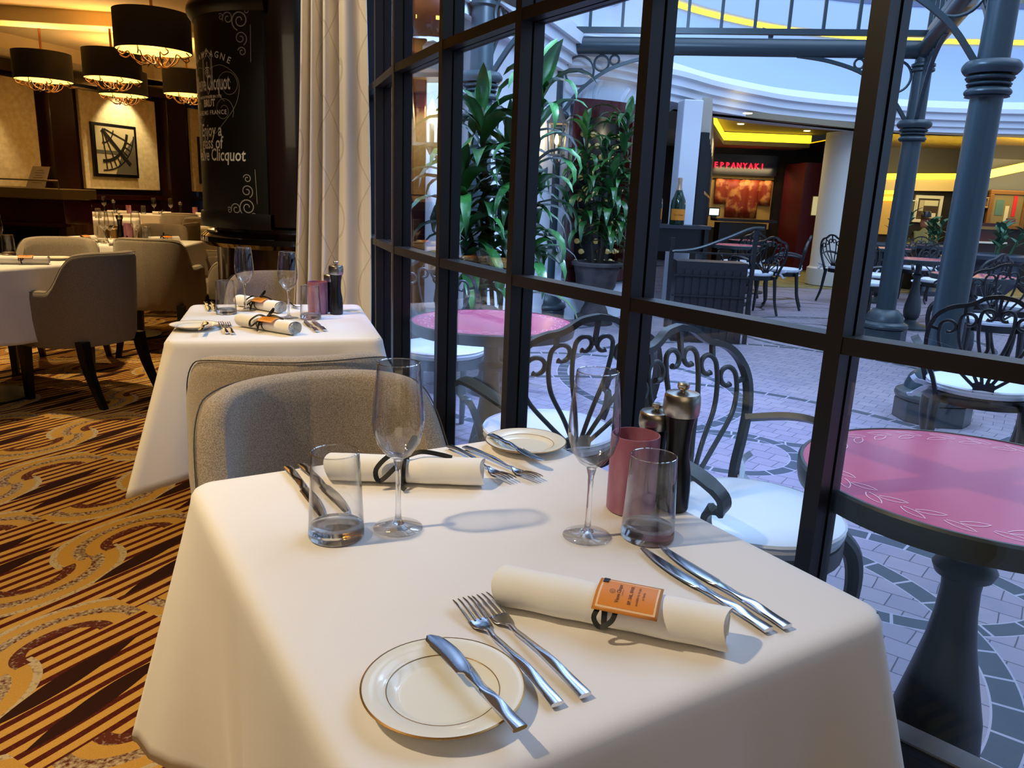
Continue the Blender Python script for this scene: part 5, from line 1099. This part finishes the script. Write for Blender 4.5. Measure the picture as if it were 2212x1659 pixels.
def blade_loft(sec, name, m, parent):                          # sec = (x, y centre, half width, z centre, half thickness, roll)
    S = []
    for x, y, w_, z, t, ro in sec:
        ring_ = []
        for a in range(12):
            an = 2 * PI * a / 12; cy_ = math.copysign(abs(math.cos(an)) ** .6, math.cos(an)) * w_; cz_ = math.copysign(abs(math.sin(an)) ** .6, math.sin(an)) * t
            ring_.append((x, y + cy_ * math.cos(ro) - cz_ * math.sin(ro), z + cy_ * math.sin(ro) + cz_ * math.cos(ro)))
        S.append(ring_)
    b = MB(); b.loft(S); return b.build(name, m, parent, smooth=40)
def handle_secs(L, w0=.0075, w1=.0042, z0=.004, arch=.004):
    S = []
    for k in range(31):
        t = k / 30; w_ = w0 + (w1 - w0) * t ** .8; S.append((L * t, 0, w_, z0 + arch * math.sin(PI * t),   .0023 - .0006 * t, .2 * math.sin(t * 10.5) * math.exp(-((t - .62) / .42) ** 2)))
    return S
def fork():
    r = thing('fork', 'x', 'fork')
    S = handle_secs(.125, .0072, .0032); S += [(.135, 0, .0030, .006, .0014, 0), (.142, 0, .0048, .0045, .0012, 0), (.149, 0, .0098, .003, .001, 0), (.156, 0, .0118, .003, .0009, 0), (.163, 0, .0118, .0038, .0008, 0)]
    blade_loft(S, 'handle', M_STEEL, r)
    for k in range(4):
        y = (k - 1.5) * .0066; pts = [(.161, y, .0038), (.175, y * 1.02, .0062), (.19, y, .0082), (.203, y * .97, .0085), (.207, y * .96, .0082)]
        b = MB(); b.tube(cr(pts, 3), [.0016 if i < 9 else .0016 - .0004 * (i - 8) for i in range(13)], 6); b.build('tine', M_STEEL, r)
    return r
def table_knife():
    r = thing('table_knife', 'x', 'knife'); blade_loft(handle_secs(.108, .0078, .0058, .0045, .0015), 'handle', M_STEEL, r)
    S = [(.106, 0, .0052, .0045, .0018, 0)]
    for k in range(1, 16):
        t = k / 15; w_ = .0095 * math.sin(PI * min(1, .32 + .60 * t)) ** .7 if t < .95 else .0028; S.append((.106 + .118 * t, -.0006 - .004 * t * t + .002 * math.sin(PI * t), w_, .0045, .0012 * (1 - .4 * t), 0))
    blade_loft(S, 'blade', M_STEEL, r); return r
def butter_knife():
    r = thing('butter_knife', 'x', 'knife'); blade_loft(handle_secs(.088, .0075, .0048, .003, .001), 'handle', M_STEEL, r)
    S = [(.086, 0, .004, .003, .0016, 0), (.092, 0, .0045, .003, .0014, 0), (.095, .001, .0082, .003, .0012, 0)]
    for k in range(1, 12):
        t = k / 11; S.append((.095 + .07 * t, .001 - .0045 * math.sin(PI * t * .9) + .004 * t, (.0086 + .0012 * math.sin(PI * t)) if t < .9 else .0086 - .006 * (t - .9) * 10, .003, .0009, 0))
    blade_loft(S, 'blade', M_STEEL, r); return r
def napkin_roll(tagged=True, bow=False, L=.255, r0=.0235, seed=0):
    r = thing('napkin_roll', 'x', 'napkin'); rnd = random.Random(seed)
    S = []
    for k in range(21):
        t = k / 20; x = -L / 2 + L * t; pin = 1 - .10 * math.exp(-((x) / .02) ** 2) * (1.6 if bow else 1); wob = .0012 * math.sin(k * 1.3 + seed)
        S.append([(x + .004 * math.sin(a * 2), (r0 * 1.12 * pin + wob) * math.cos(a), r0 * .95 * pin + (r0 * .93 * pin) * math.sin(a)) for a in [2 * PI * q / 28 for q in range(28)]])
    b = MB(); b.loft(S, cap=False)
    for e in (0, 20):                                           # the rolled layers seen at the ends
        x = S[e][0][0]; sg_ = -1 if e == 0 else 1; turns = []
        for q in range(60): a = q / 59 * 2 * PI * 3.1; rr = .9 - .75 * q / 59; turns.append((a, rr))
        for i in range(59):
            a0_, r0_ = turns[i]; a1_, r1_ = turns[i + 1]
            P = [(x, r0 * 1.1 * r0_ * math.cos(a0_), r0 * .95 + r0 * .9 * r0_ * math.sin(a0_)), (x, r0 * 1.1 * r1_ * math.cos(a1_), r0 * .95 + r0 * .9 * r1_ * math.sin(a1_)), (x - sg_ * .02, r0 * 1.1 * r1_ * math.cos(a1_), r0 * .95 + r0 * .9 * r1_ * math.sin(a1_)), (x - sg_ * .02, r0 * 1.1 * r0_ * math.cos(a0_), r0 * .95 + r0 * .9 * r0_ * math.sin(a0_))]
            b.add(P, [(0, 1, 2, 3)])
        b.add([(x - sg_ * .012, r0 * 1.05 * math.cos(a), r0 * .95 + r0 * .88 * math.sin(a)) for a in [2 * PI * q / 28 for q in range(28)]], [tuple(range(28))])
    b.grid(lambda u, v: (-L / 2 - .004 + (L + .006) * u, (r0 * 1.15) * math.cos(math.radians(-50 + 55 * v)), r0 * .95 + (r0 * .97) * math.sin(math.radians(-50 + 55 * v))), 20, 6)
    b.build('napkin_cloth', M_NAPKIN, r, smooth=60)
    b = MB(); ring_ = [(0, r0 * 1.09 * math.cos(a), r0 * .95 + r0 * .93 * math.sin(a)) for a in [2 * PI * q / 32 for q in range(33)]]; b.ribbon(ring_, .0062, .0009, lambda i: (0, ring_[i][1], ring_[i][2] - r0 * .95)); rb_ = b.build('ribbon', M_RIBBON, r, smooth=60)
    if bow:
        z = r0 * 1.9; Y0 = -.004
        for pts in ([(0, Y0, z), (-.022, Y0 - .012, z + .006), (-.042, Y0 - .03, z - .012), (-.036, Y0 - .034, z - .03), (-.014, Y0 - .022, z - .012), (0, Y0, z)], [(0, Y0, z), (.012, Y0 + .016, z + .016), (.012, Y0 + .02, z + .028), (.003, Y0 + .01, z + .01), (0, Y0, z)], [(0, Y0, z), (.025, Y0 + .004, z + .008), (.055, Y0 + .006, z + .004), (.075, Y0 + .004, z + .0)], [(0, Y0, z), (-.006, Y0 - .02, z - .01), (-.002, Y0 - .036, z - .034), (.006, Y0 - .042, z - .04)]):
            b = MB(); c_ = cr(pts, 5); b.ribbon(c_, .0078, .0008, (0.1, -.75, .7)); b.build('bow_loop', M_RIBBON, rb_, smooth=60)
    if tagged:
        T_ = empty('tag_holder'); bpy.data.objects.remove(T_)
        Wt, Ht = .070, .051
        z = r0 * 1.93
        def tp(x, y): yy = y - .010; return (x + .022, yy, z + .0012 - 9.0 * yy * yy if yy < 0 else z + .0012 - 2 * yy * yy)
        card = MB(); card.grid(lambda u, v: tp(-Wt / 2 + Wt * u, -Ht / 2 + Ht * v), 4, 12); cd = card.build('gift_tag', M_CARDLINE if False else mat('tan_card_edge', '#d88a3c', .5), r, solid=.0006)
        q = MB(); q.grid(lambda u, v: tuple(Vector(tp((-Wt / 2 + .003) + (Wt - .006) * u, (-Ht / 2 + .003) + (Ht - .006) * v)) + Vector((0, 0, .0005))), 4, 12); q.build('pale_border', M_CARDLINE, cd)
        q = MB(); q.grid(lambda u, v: tuple(Vector(tp((-Wt / 2 + .0052) + (Wt - .0104) * u, (-Ht / 2 + .0052) + (Ht - .0104) * v)) + Vector((0, 0, .0008))), 4, 12); q.build('orange_face', M_ORANGE, cd)
        def ink(nm, s_, size, xx, sxx=1.0, bo=0.0):
            vs, fs = text_geo(s_, size, 'CENTER', 0, 1, bo, sxx); bb = MB(); bb.add([tuple(Vector(tp(xx - .022 - .001 - y + .001, x)) + Vector((0, 0, .0012))) for x, y in vs], fs); bb.build(nm, M_INK, cd, smooth=0)
        # the writing runs across the short side; its top points to the left end of the roll
        ink('name_line', 'Veuve Clicquot', .0062, .0135, .78, .0001); ink('small_line', 'CHAMPAGNE', .0018, .0165)
        ink('slogan_line', 'SIP, SAIL, SAVOR', .0050, .0265, .85, .0001); ink('offer_line', 'available by the glass', .0043, .0340, .85); ink('offer_line', 'or bottle', .0043, .0398, .85)
        hx6 = [(.0030 * math.cos(PI / 6 + a * PI / 3), .0036 * math.sin(PI / 6 + a * PI / 3)) for a in range(7)]; vs, fs = stroke2d(hx6, .0005); vs2, fs2 = stroke2d([(0, -.002), (.0012, 0), (0, .002), (-.0012, 0), (0, -.002)], .0004)
        for VS, FS in ((vs, fs), (vs2, fs2)): bb = MB(); bb.add([tuple(Vector(tp(x - .022 + .0045, y)) + Vector((0, 0, .0012))) for x, y in VS], FS); bb.build('emblem', M_INK, cd, smooth=0)
        b = MB(); pts = cr([(-.006, .022, z - .009), (-.006, .0165, z + .0008), (-.006, .005, z + .0026)], 4); b.ribbon(pts, .0062, .0008, (0, .1, 1)); b.build('tag_loop', M_RIBBON, r)
        b = MB(); pts = cr([(-.006, -.031, z - .010), (-.009, -.038, z - .019), (-.001, -.042, z - .026), (.010, -.038, z - .019), (.013, -.031, z - .010)], 5); b.ribbon(pts, .0055, .0008, (0, -.7, .7)); b.build('tag_loop', M_RIBBON, r)
    return r
P_G, P_T, P_V, P_M1, P_M2, P_P, P_F, P_K, P_B = Proto(wine_glass()), Proto(tumbler()), Proto(votive()), Proto(mill(.2)), Proto(mill(.155)), Proto(side_plate()), Proto(fork()), Proto(table_knife()), Proto(butter_knife())
P_N, P_NB = Proto(napkin_roll(True, False, seed=1)), Proto(napkin_roll(False, True, L=.25, seed=4)); P_NT = Proto(napkin_roll(True, True, seed=7))
ZT = .7515
GW, GTb, GP, GF, GK, GN, GV, GM = 'wine glasses on the tables', 'tumblers on the tables', 'side plates with a gold line', 'forks on the tables', 'knives on the tables', 'rolled napkins', 'pink candle holders', 'black and steel mills'
def seg_place(P, a, c, label, group, z=ZT, pitch=0.0):          # laid from handle end a to tip c, both pixels on the table's surface
    A_, B_ = at(a[0], a[1], z), at(c[0], c[1], z); P.put((A_.x, A_.y, z), math.atan2(B_.y - A_.y, B_.x - A_.x), label, group)
def ware(P, x, y, label, group, rz=0.0, z=ZT): p = at(x, y, z); P.put((p.x, p.y, z), rz, label, group)
# nearest table
ware(P_G, 1268, 1158, 'tulip wine glass right of centre on the nearest table, before the iron chair', GW)
ware(P_G, 860, 1140, 'tulip wine glass on the nearest table, left one, before the black bow', GW)
ware(P_T, 1398, 1158, 'tapered tumbler standing before the pink candle holder of the nearest table', GTb)
ware(P_T, 727, 1156, 'tapered tumbler at the left of the nearest table, two knives seen through it', GTb)
ware(P_V, 1361, 1098, 'frosted pink candle holder on the nearest table, beside the mills', GV)
ware(P_M1, 1452, 1096, 'tall black pepper mill with a steel head on the nearest table', GM)
ware(P_M2, 1404, 1072, 'shorter mill with a steel head, half hidden behind the pink candle holder', GM)
ware(P_P, 957, 1507, 'ivory side plate at the bottom of the picture, the nearest one', GP, 0, ZT)
ware(P_P, 1135, 967, 'ivory side plate at the far corner of the nearest table, by the window', GP)
seg_place(P_F, (1204, 1529), (994, 1306), 'fork next to the nearest side plate, the left one of the pair', GF)
seg_place(P_F, (1264, 1510), (1018, 1282), 'fork of the near pair that lies closer to the rolled napkin', GF)
seg_place(P_K, (1660, 1368), (1378, 1190), 'table knife touching the tagged napkin, left one of the near pair', GK)
seg_place(P_K, (1700, 1361), (1442, 1200), 'table knife closest to the window edge, right one of the near pair', GK)
A_, B_ = at(1123, 1586, ZT + .014), at(943, 1385, ZT + .018); P_B.put((A_.x, A_.y, ZT + .0165), math.atan2(B_.y - A_.y, B_.x - A_.x), 'butter knife laid across the nearest side plate', 'butter knives')
A_, B_ = at(1060, 943, ZT + .016), at(1168, 998, ZT + .016); P_B.put((A_.x, A_.y, ZT + .0165), math.atan2(B_.y - A_.y, B_.x - A_.x), 'butter knife laid across the side plate by the window', 'butter knives')
A_, B_ = at(1080, 1262, ZT + .022), at(1572, 1360, ZT + .022); P_N.put(((A_.x + B_.x) / 2, (A_.y + B_.y) / 2, ZT), math.atan2(B_.y - A_.y, B_.x - A_.x), 'rolled white napkin with an upright-printed orange tag, on the nearest table', GN)
A_, B_ = at(712, 1010, ZT + .02), at(1040, 1022, ZT + .02); P_NB.put(((A_.x + B_.x) / 2, (A_.y + B_.y) / 2, ZT), math.atan2(B_.y - A_.y, B_.x - A_.x), 'rolled white napkin tied with a black bow, far side of the nearest table', GN)
dk = math.atan2((at(1660, 1368, ZT) - at(1378, 1190, ZT)).y, (at(1660, 1368, ZT) - at(1378, 1190, ZT)).x)
for (x, y), da, l in (((622, 1014), .0, 'table knife behind the left tumbler, outer one of the far pair'), ((652, 1009), .06, 'table knife behind the left tumbler, inner one next to the bow-tied napkin')):
    p = at(x, y, ZT); P_K.put((p.x, p.y, ZT), dk + da - .02, l, GK)
seg_place(P_F, (970, 968), (1088, 1035), 'fork partly under the bow-tied napkin, left one of the far pair', GF)
seg_place(P_F, (1004, 970), (1115, 1020), 'fork with raised tines between the bow-tied napkin and the far side plate', GF)
# second table
S2 = 'of the second table'
ware(P_G, 531, 671, 'wine glass on the left ' + S2 + ', above the white tumbler', GW); ware(P_G, 624, 687, 'wine glass on the right ' + S2, GW)
ware(P_T, 489, 677, 'tumbler at the left ' + S2 + ', egg-shaped napkin tip seen through it', GTb); ware(P_T, 671, 688, 'tumbler before the pink candle holder ' + S2, GTb)
ware(P_V, 687, 676, 'pink candle holder ' + S2 + ' with a seam down its side', GV)
ware(P_M1, 727, 678, 'tall black mill ' + S2 + ', standing by the curtain', GM); ware(P_M2, 716, 672, 'short mill peeping out behind the tall one ' + S2, GM)
ware(P_P, 420, 710, 'side plate at the near left corner ' + S2, GP)
seg_place(P_F, (490, 722), (468, 692), 'fork beside the side plate ' + S2 + ', left one', GF); seg_place(P_F, (503, 723), (482, 690), 'fork beside the side plate ' + S2 + ', right one', GF)
seg_place(P_K, (686, 718), (655, 694), 'knife right of the tagged napkin ' + S2 + ', left one', GK); seg_place(P_K, (702, 716), (672, 692), 'knife right of the tagged napkin ' + S2 + ', right one', GK)
A_, B_ = at(445, 698, ZT + .016), at(433, 716, ZT + .016); P_B.put((B_.x, B_.y, ZT + .0165), math.atan2(A_.y - B_.y, A_.x - B_.x), 'butter knife on the side plate ' + S2, 'butter knives')
A_, B_ = at(508, 688, ZT + .022), at(652, 712, ZT + .022); P_NT.put(((A_.x + B_.x) / 2, (A_.y + B_.y) / 2, ZT), math.atan2(B_.y - A_.y, B_.x - A_.x), 'rolled napkin with orange tag and black bow at the front ' + S2, GN)
A_, B_ = at(515, 648, ZT + .022), at(610, 665, ZT + .022); P_NT.put(((A_.x + B_.x) / 2, (A_.y + B_.y) / 2, ZT), math.atan2(B_.y - A_.y, B_.x - A_.x), 'rolled napkin with a bow at the back ' + S2 + ', behind the glasses', GN)
seg_place(P_K, (444, 655), (452, 671), 'knife at the back left ' + S2 + ', outer one', GK); seg_place(P_K, (458, 655), (466, 671), 'knife at the back left ' + S2 + ', inner one', GK)
seg_place(P_F, (618, 653), (645, 669), 'fork at the back right ' + S2, GF)
# middle table
S3 = 'on the middle table'
ware(P_G, 228, 526, 'wine glass ' + S3 + ', leftmost', GW); ware(P_G, 240, 527, 'wine glass ' + S3 + ', second from left', GW); ware(P_G, 296, 524, 'wine glass ' + S3 + ', beside the pink candle holder', GW)
ware(P_T, 222, 523, 'tumbler left ' + S3, GTb); ware(P_T, 317, 523, 'tumbler right ' + S3, GTb)
ware(P_M1, 261, 512, 'black mill standing ' + S3, GM); ware(P_V, 279, 514, 'pink candle holder ' + S3, GV)
for a, c, l in (((148, 517), (204, 514), 'left'), ((243, 525), (304, 524), 'front centre'), ((326, 517), (380, 516), 'right')):
    A_, B_ = at(*a, ZT + .022), at(*c, ZT + .022); P_NT.put(((A_.x + B_.x) / 2, (A_.y + B_.y) / 2, ZT), math.atan2(B_.y - A_.y, B_.x - A_.x), 'rolled napkin with an orange tag, ' + l + ' ' + S3, GN)
ware(P_P, 195, 523, 'side plate left ' + S3, GP); ware(P_P, 362, 524, 'side plate right ' + S3, GP)
# left table
A_, B_ = at(-10, 561, ZT + .022), at(104, 562, ZT + .022); P_N.put(((A_.x + B_.x) / 2, (A_.y + B_.y) / 2, ZT), math.atan2(B_.y - A_.y, B_.x - A_.x), 'rolled napkin with an orange tag on the left table, before the big armchair', GN)
ware(P_T, 20, 551, 'tumbler on the left table, near the picture edge', GTb); ware(P_P, 125, 561, 'side plate at the far corner of the left table', GP); ware(P_G, -2, 550, 'wine glass cut by the left picture edge', GW)
# long wall table, host table, column table
def far_ware(P, k, x, y, label, group, rz=0.0): p = loc(k, x, y); P.put((p[0], p[1], ZT), rz, label, group)
S4 = 'on the long wall table'
for i, x in enumerate((-.95, -.62, .05, .28, .85, 1.1)): far_ware(P_G, 'wall', x, -.12 + .05 * (i % 2), 'wine glass number %s from the left %s' % (('one', 'two', 'three', 'four', 'five', 'six')[i], S4), GW)
for x, l in ((-.3, 'left'), (.62, 'right')): far_ware(P_V, 'wall', x, -.1, 'pink candle holder, the %s one of two %s' % (l, S4), GV); far_ware(P_M1, 'wall', x - .2, 0.0, 'tall mill next to the %s candle holder %s' % (l, S4), GM); far_ware(P_T, 'wall', x + .2, -.1, 'tumbler right of the %s candle holder %s' % (l, S4), GTb)
for x, l in ((-1.0, 'leftmost'), (-.45, 'second'), (.15, 'third'), (.75, 'fourth')): p = loc('wall', x, -.22); P_NB.put((p[0], p[1], ZT), TAB['wall'][1], 'bunched white napkin, %s from the left %s' % (l, S4), GN)
S5 = 'beside the red host stand'
far_ware(P_V, 'host', -.5, -.1, 'pink candle holder ' + S5, GV); far_ware(P_G, 'host', -.05, -.1, 'left wine glass of the pair ' + S5, GW); far_ware(P_G, 'host', .03, -.14, 'right wine glass of the pair ' + S5, GW); far_ware(P_T, 'host', .12, -.1, 'tumbler ' + S5, GTb)
p = loc('host', -.3, -.2); P_NB.put((p[0], p[1], ZT), .5, 'rolled napkin ' + S5, GN)
p = loc('column', 0.0, -.2); P_NT.put((p[0], p[1], ZT), .5, 'rolled napkin with an orange tag on the table beside the column', GN)

# ------------------------------------------------------------------ host stand, ice buckets, pictures and pendants
hs = thing('host_stand', 'red wood host stand with a stone top, at the left edge', 'stand', (-5.55, 8.0, 0), 0.03)
M_STONE = mat('grey_stone_top', '#75694c', 0.4)
b = MB(); b.box((0, .3, .50), (1.75, .55, 1.0)); b.build('body', M_RED, hs, smooth=0, bevel=.006); b = MB(); b.box((0, .26, 1.06), (1.85, .68, .1)); b.build('stone_top', M_STONE, hs, smooth=0, bevel=.006)
b = MB(); b.box((.05, -.02, .75), (1.85, .1, .03)); b.build('ledge', M_RED, hs, smooth=0, bevel=.004); b = MB(); b.box((0, .01, .38), (1.6, .04, .66)); b.build('dark_hollow_sheet', M_BLACK, hs, smooth=0)  # flat black sheet paints the dark hollow under the ledge
b = MB(); b.tube([(-.9, .05, 1.11), (-.9, .05, 1.19), (.82, .05, 1.19), (.82, .05, 1.11)], .008, 8); b.build('gallery_rail', M_BRUSH, hs)
br_ = thing('brochure_holder', 'clear tilted holder with a white printed sheet, on the host stand', 'sign', (atY(70, 410, 8.15).x, 8.2, 1.11)); M_SHEET = mat('white_sheet', '#e9e2d2', .6)
b = MB(); b.add([(-.1, 0, 0), (.1, 0, 0), (.13, .08, .22), (-.05, .08, .22)], [(0, 1, 2, 3)]); b.build('sheet', M_SHEET, br_, smooth=0, solid=.003)
b = MB(); b.add([(.0, .01, 0), (.14, .01, 0), (.16, .09, .23), (.02, .09, .23)], [(0, 1, 2, 3)]); b.build('clear_back', M_PANE, br_, smooth=0, solid=.002)
for k in range(6): b = MB(); z = .18 - .025 * k; b.box((.0 + z * .2, z * .36 - .004, z), (.07 + .03 * (k % 2), .002, .004)); b.build('printed_line', mat('grey_print', '#8d8880', .6), br_, smooth=0)
def bucket(label, loc_):
    r = thing('ice_bucket_stand', label, 'ice bucket', loc_); b = MB(); b.lathe([(0, .5), (.08, .5), (.11, .72), (.115, .73), (.107, .72), (.078, .51), (0, .51)], n=28); b.build('bucket', M_STEEL, r); b = MB(); b.lathe([(0, 0), (.13, 0), (.12, .02), (.015, .04), (.012, .5), (0, .5)], n=20); b.build('stand', M_BRUSH, r); return r
p = at(195, 640, 0); bucket('steel ice bucket on a stand between the host stand and the middle table', (-4.2, 8.1, 0)); bucket('second steel ice bucket close to the host stand', (-4.5, 8.75, 0))
def art(nm, label, x0, y0, x1, y1, group):
    t0, z1 = lt(x0, y0); t1, z0 = lt(x1, y1); tm = (t0 + t1) / 2; c_ = LW0 + LWd * tm + nL * .075; w_, h_ = abs(t1 - t0), z1 - z0
    r = thing('framed_photograph', label, 'picture', (c_.x, c_.y, (z0 + z1) / 2), math.atan2(LWd.y, LWd.x), group)
    b = MB(); b.box((0, 0, 0), (w_, .05, h_)); b.build('black_frame', M_BLACK, r, smooth=0, bevel=.004); return r, w_, h_
M_PALE = mat('photo_pale', '#b9ab84', .5); M_MID = mat('photo_grey', '#57503f', .5); M_DARK = mat('photo_dark', '#15130f', .45)
r, w_, h_ = art('a', 'framed black and white photograph of big dark wheel arcs, on the cream panel', 186, 262, 291, 385, 'photographs on the cream panels')
Y_ = -.027
def art_mesh(nm, geos, m, par, y=Y_):
    b = MB()
    for vs, fs in geos: b.add([(x, y, z) for x, z in vs], fs)
    b.build(nm, m, par, smooth=0, solid=.003)
def rect(x0, z0, x1, z1): return ([(x0, z0), (x1, z0), (x1, z1), (x0, z1)], [(0, 1, 2, 3)])
art_mesh('print', [rect(-w_ * .44, -h_ * .44, w_ * .44, h_ * .44)], M_PALE, r); art_mesh('dark_half', [([(-w_ * .05, -h_ * .44), (w_ * .44, -h_ * .44), (w_ * .44, h_ * .3), (w_ * .1, -h_ * .1)], [(0, 1, 2, 3)])], M_MID, r, Y_ - .004)
cxx, czz = -w_ * .3, h_ * .42; R1 = h_ * .62
arcs = [stroke2d([(cxx + q * math.cos(a), czz + q * math.sin(a)) for a in [math.radians(-92 + 84 * k / 20) for k in range(21)] if abs(cxx + q * math.cos(a)) < w_ * .44 and abs(czz + q * math.sin(a)) < h_ * .44], ww) for q, ww in ((R1, .05), (R1 * .45, .018), (R1 * 1.28, .02))]
rays_ = [stroke2d([(cxx + .05 * math.cos(a), czz + .05 * math.sin(a)), (cxx + R1 * math.cos(a), czz + R1 * math.sin(a))], .016) for a in [math.radians(d_) for d_ in (-84, -66, -20)]] + [stroke2d([(cxx, czz - .03), (w_ * .3, -h_ * .25)], .06)]
bars_ = [stroke2d([(cxx + q * math.cos(a), czz + q * math.sin(a)) for q in (R1 * 1.05, R1 * 1.25)], .018) for a in [math.radians(-85 + 9 * k) for k in range(8)] if abs(czz + R1 * 1.25 * math.sin(a)) < h_ * .44 and cxx + R1 * 1.25 * math.cos(a) < w_ * .44]
art_mesh('wheel_arcs', [g for g in arcs + rays_ + bars_ if g[1]], M_DARK, r, Y_ - .008); art_mesh('skyline', [rect(-w_ * .44, -h_ * .06, w_ * .05, 0.0)], M_MID, r, Y_ - .006)
r, w_, h_ = art('b', 'framed black and white photograph of a vaulted hall, half hidden by the column', 420, 295, 520, 400, 'photographs on the cream panels')
art_mesh('print', [rect(-w_ * .44, -h_ * .44, w_ * .44, h_ * .44)], M_DARK, r); art_mesh('vault', [stroke2d([(q * math.cos(a) * w_, q * math.sin(a) * h_ - h_ * .25) for a in [PI * k / 16 for k in range(17)]], .04) for q in (.3, .4)] + [rect(-w_ * .25, -h_ * .22, w_ * .3, -h_ * .1)], M_MID, r, Y_ - .004)
# pendants: black drums, glowing liners, bronze scrolls
def pendant():
    r = thing('drum_pendant', 'x', 'lamp'); R, H_ = .30, .30
    b = MB(); b.lathe([(R, 0), (R, H_), (R - .006, H_), (R - .006, 0)], n=56); b.build('drum_shade', M_SHADE, r)
    b = MB(); b.lathe([(R - .008, .004), (R - .008, H_ - .004)], n=56); b.build('glowing_lining', M_LINER, r)
    b = MB(); b.lathe([(0, .05), (R - .012, .05)], n=40); b.build('diffuser', M_LINER, r)
    b = MB(); b.lathe([(0, .62), (.06, .62), (.06, .60), (.013, .59), (.011, .05), (0, .05)], n=16); b.build('stem', M_BRONZE, r)
    for k in range(8):
        a = 2 * PI * k / 8; ca, sa = math.cos(a), math.sin(a); pr = [(.27, .0), (.29, -.03), (.25, -.05), (.2, -.02), (.17, -.07), (.1, -.11), (.04, -.09), (.03, -.05), (.07, -.035), (.10, -.06), (.08, -.085)]
        b = MB(); b.tube([(q * ca - .03 * math.sin(q * 22) * sa, q * sa + .03 * math.sin(q * 22) * ca, z) for q, z in [(p.x, p.z) for p in cr([(x, 0, z) for x, z in pr], 4)]], .0055, 6); b.build('scroll', M_BRONZE, r)
    return r
PD = Proto(pendant()); GPn = 'black drum pendants'
for (x, y, wd, l) in ((333, 112, 155, 'largest and nearest black drum pendant, top of the picture beside the column'), (245, 172, 116, 'drum pendant overlapping another one, centre of the cluster'), (95, 175, 114, 'drum pendant at the far left of the cluster'), (267, 207, 98, 'drum pendant half hidden below the central one'), (406, 206, 98, 'drum pendant at the right, just left of the column'), (488, 240, 78, 'drum pendant mostly hidden behind the column')):
    dist = 1655 * .6 / wd; r_ = ray(x, y); p = r_ * (dist / FPX) + Vector((0, 0, EYE)); o = PD.put((p.x, p.y, p.z - .0), 0, l, GPn)
    light('POINT', 'pendant_light', (p.x, p.y, p.z + .2), 13, (1, .80, .40), .08); light('POINT', 'pendant_glow', (p.x, p.y, p.z - .02), 4, WARM, .1)
for k in range(3):
    t = (PANELS[k][0] + PANELS[k][1]) / 2; c_ = LW0 + LWd * t + nL * .55; d_ = LW0 + LWd * t; light('SPOT', 'picture_light', (c_.x, c_.y, 2.78), 85, (1, .82, .48), .03, (d_.x, d_.y, 1.7), spot=75, blend=.5)
